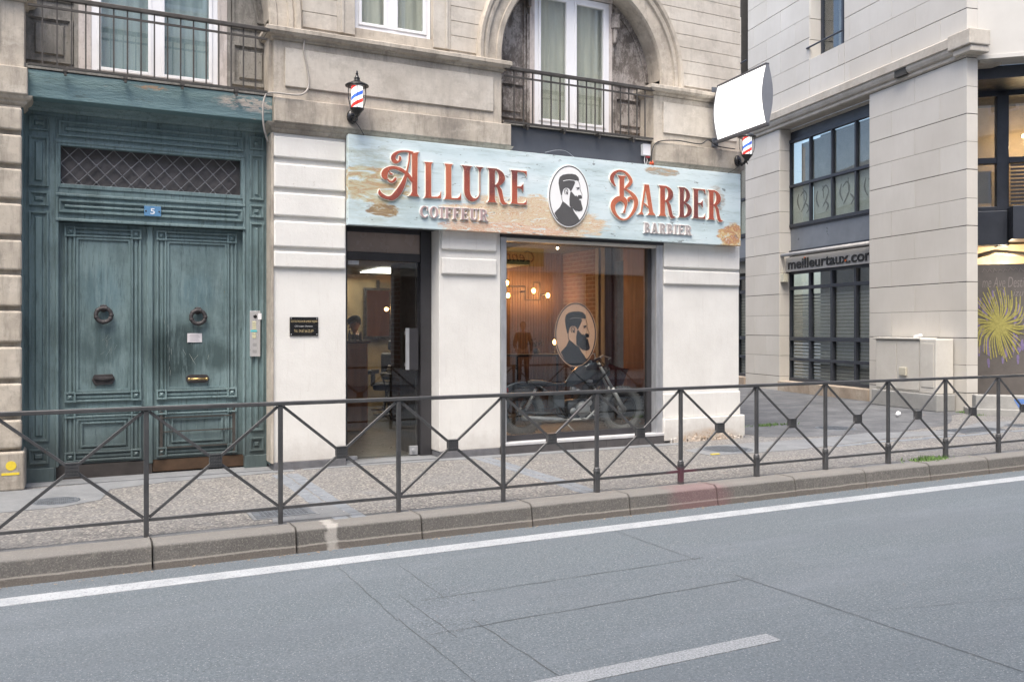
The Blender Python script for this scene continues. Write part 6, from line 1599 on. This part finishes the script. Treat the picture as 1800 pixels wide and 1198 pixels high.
    for v in b.verts: v.co = Vector((v.co.x * .86, v.co.y * 1.08 + .014, v.co.z * 1.05 + .035))
    obj('hair', hp_(b), hair, head, True)
    if cap:
        b = B(); lathe(b, [(.098, .035), (.102, .06), (.095, .10), (.06, .138), (.01, .15)], (0, .008, 0), 20)
        for v in b.verts: v.co.x *= 1.02; v.co.y *= 1.2; v.co.z += .012
        pts = [(.085 * math.cos(a), -.06 - .11 * math.sin(a)) for a in [PI * k / 12 for k in range(13)]]
        prism(b, [pts], lambda p: (p[0], p[1], .050), lambda p: (p[0], p[1], .042)); obj('cap', hp_(b), cap, head, True)
    return t
blackc = plain('black_cloth', (.02, .02, .022), .85); greyc = plain('dark_jeans', (.04, .045, .055), .85); hairm = plain('dark_hair', (.02, .015, .012), .6)
person('barber in black clothes and black cap, arms reaching forward, inside the entrance door', (4.36, 4.8, .02), -1.9,
       {'arm_l': (None, (.22, -.20, 1.22), (.12, -.44, 1.20)), 'arm_r': (None, (-.22, -.20, 1.22), (-.10, -.44, 1.22)),
        'leg_l': (None, (.11, -.02, .50), (.12, .02, .09), (.13, -.12, .04)), 'leg_r': (None, (-.11, -.02, .50), (-.12, .03, .09), (-.13, -.11, .04)), 'nod': .35}, blackc, greyc, hairm, blackc, 1.72)
person('pedestrian in a dark coat across the road, mirrored faintly in the shop window', (11.2, -11.5, 0), PI + .5,
       {'arm_l': (None, (.24, .02, 1.16), (.20, -.20, 1.04)), 'arm_r': (None, (-.24, .04, 1.16), (-.22, -.06, .92)),
        'leg_l': (None, (.10, -.10, .52), (.11, -.08, .09), (.12, -.24, .04)), 'leg_r': (None, (-.10, .03, .50), (-.11, .16, .12), (-.12, .04, .04))}, plain('dark_coat', (.05, .05, .055), .9), greyc, hairm, None, 1.74)

# ------------------------------------------------------------ litter and weeds
def atg(px, py):
    p = G(px, py, 0); return p
p = atg(1577, 733); b = B(); lathe(b, [(.028, 0), (.040, .11), (.043, .115)], n=18); o = obj('paper_cup', b, M['pvc'], None, True); o.location = (p.x, p.y, .045); o.rotation_euler = (0, PI / 2 - .1, .5); tag(o, 'crumpled white paper cup lying on the pavement before the street cabinet', 'cup')
b = B(); box(b, -.06, .06, -.02, .02, 0, .012); o = obj('leaf_litter', b, plain('yellow_leaf', (.55, .45, .08), .7)); p = atg(1257, 799); o.location = (p.x, p.y, .004); tag(o, 'small yellow leaf on the pavement beside the round cover by the corner pillar', 'leaf')
wd = plain('weed_green', (.11, .20, .05), .7, 0, .35, 20)
def weeds(px, py, n, rx, label):
    c = atg(px, py); b = B()
    for i in range(n):
        x, y = random.gauss(0, rx), random.gauss(0, .05); h = random.uniform(.015, .055); a = random.uniform(0, PI); w = random.uniform(.004, .009); l = random.uniform(-.03, .03), random.uniform(-.03, .03)
        q = [b.verts.new((x - w * math.cos(a), y - w * math.sin(a), 0)), b.verts.new((x + w * math.cos(a), y + w * math.sin(a), 0)), b.verts.new((x + l[0], y + l[1], h))]; b.faces.new(q)
    o = obj('weeds', b, wd); o.location = (c.x, c.y, .004); tag(o, label, 'weeds')
weeds(1632, 808, 420, .16, 'bright green weeds growing along the kerb near the right end of the railing')
weeds(1352, 748, 260, .22, 'green weeds in a crack where the side street meets the pavement right of the corner pillar')
weeds(1735, 729, 260, .20, 'green weeds at the foot of the low grey wall')
weeds(1695, 725, 120, .10, 'small tuft of weeds at the foot of the stone clad pier')
# tiny debris in the gutter: grit and dry leaves nobody could count
b = B()
for i in range(420):
    x = random.uniform(-1.5, 12); y = -2.975 - abs(random.gauss(0, .035)); r = random.uniform(.003, .011); a = random.uniform(0, PI)
    v = [b.verts.new((x + r * math.cos(a + k * PI / 2) * (1 if k % 2 else 1.6), y + r * math.sin(a + k * PI / 2), -.176 + random.uniform(0, .006))) for k in range(4)]; b.faces.new(v)
tag(obj('gutter_debris', b, plain('dry_debris', (.26, .20, .14), .9, 0, .5, 40)), kind='stuff')

# small flecks of grit, butts and paper on the pavement
b = B()
for i in range(520):
    x = random.uniform(-1.5, 13); y = random.uniform(-2.6, -.1) if x > 9 else random.choice((random.uniform(-2.6, -2.2), random.uniform(-2.6, -.2)))
    r = random.uniform(.003, .009); a = random.uniform(0, PI); l = random.choice((1, 1, 2.2))
    v = [b.verts.new((x + r * l * math.cos(a + k * PI / 2) if k % 2 == 0 else x + r * math.cos(a + k * PI / 2), y + r * math.sin(a + k * PI / 2), .0085)) for k in range(4)]; b.faces.new(v)
tag(obj('pavement_grit', b, plain('pale_grit', (.42, .40, .36), .9, 0, .6, 50)), kind='stuff')

t = thing('desk_lamp', 'tiny lit lamp on the low bench deep inside the entrance', 'lamp', (0, 0, 0)); q = (5.12, 4.62, .95); bulb(t, q, .026, 2)
b = B(); lathe(b, [(.05, -.15), (.05, -.14), (.012, -.12), (.012, -.02)], q, 12); obj('stand', b, irn, t, True)
for i in range(5):
    b = B(); h = random.uniform(.10, .17); lathe(b, [(.026, 0), (.028, .01), (.028, h * .6), (.011, h * .78), (.011, h)], n=12)
    o = obj('bottle', b, plain('bottle_tint' + str(i), ((.25, .08, .03), (.05, .09, .08), (.35, .30, .22), (.04, .04, .05), (.20, .14, .05))[i], .25), None, True); o.location = (3.55 + i * .085, 3.0, 1.38)
    tag(o, ('amber', 'dark green', 'cream', 'black', 'ochre')[i] + ' bottle in the row on the wooden reception counter', 'bottle', 'bottles on the reception counter')
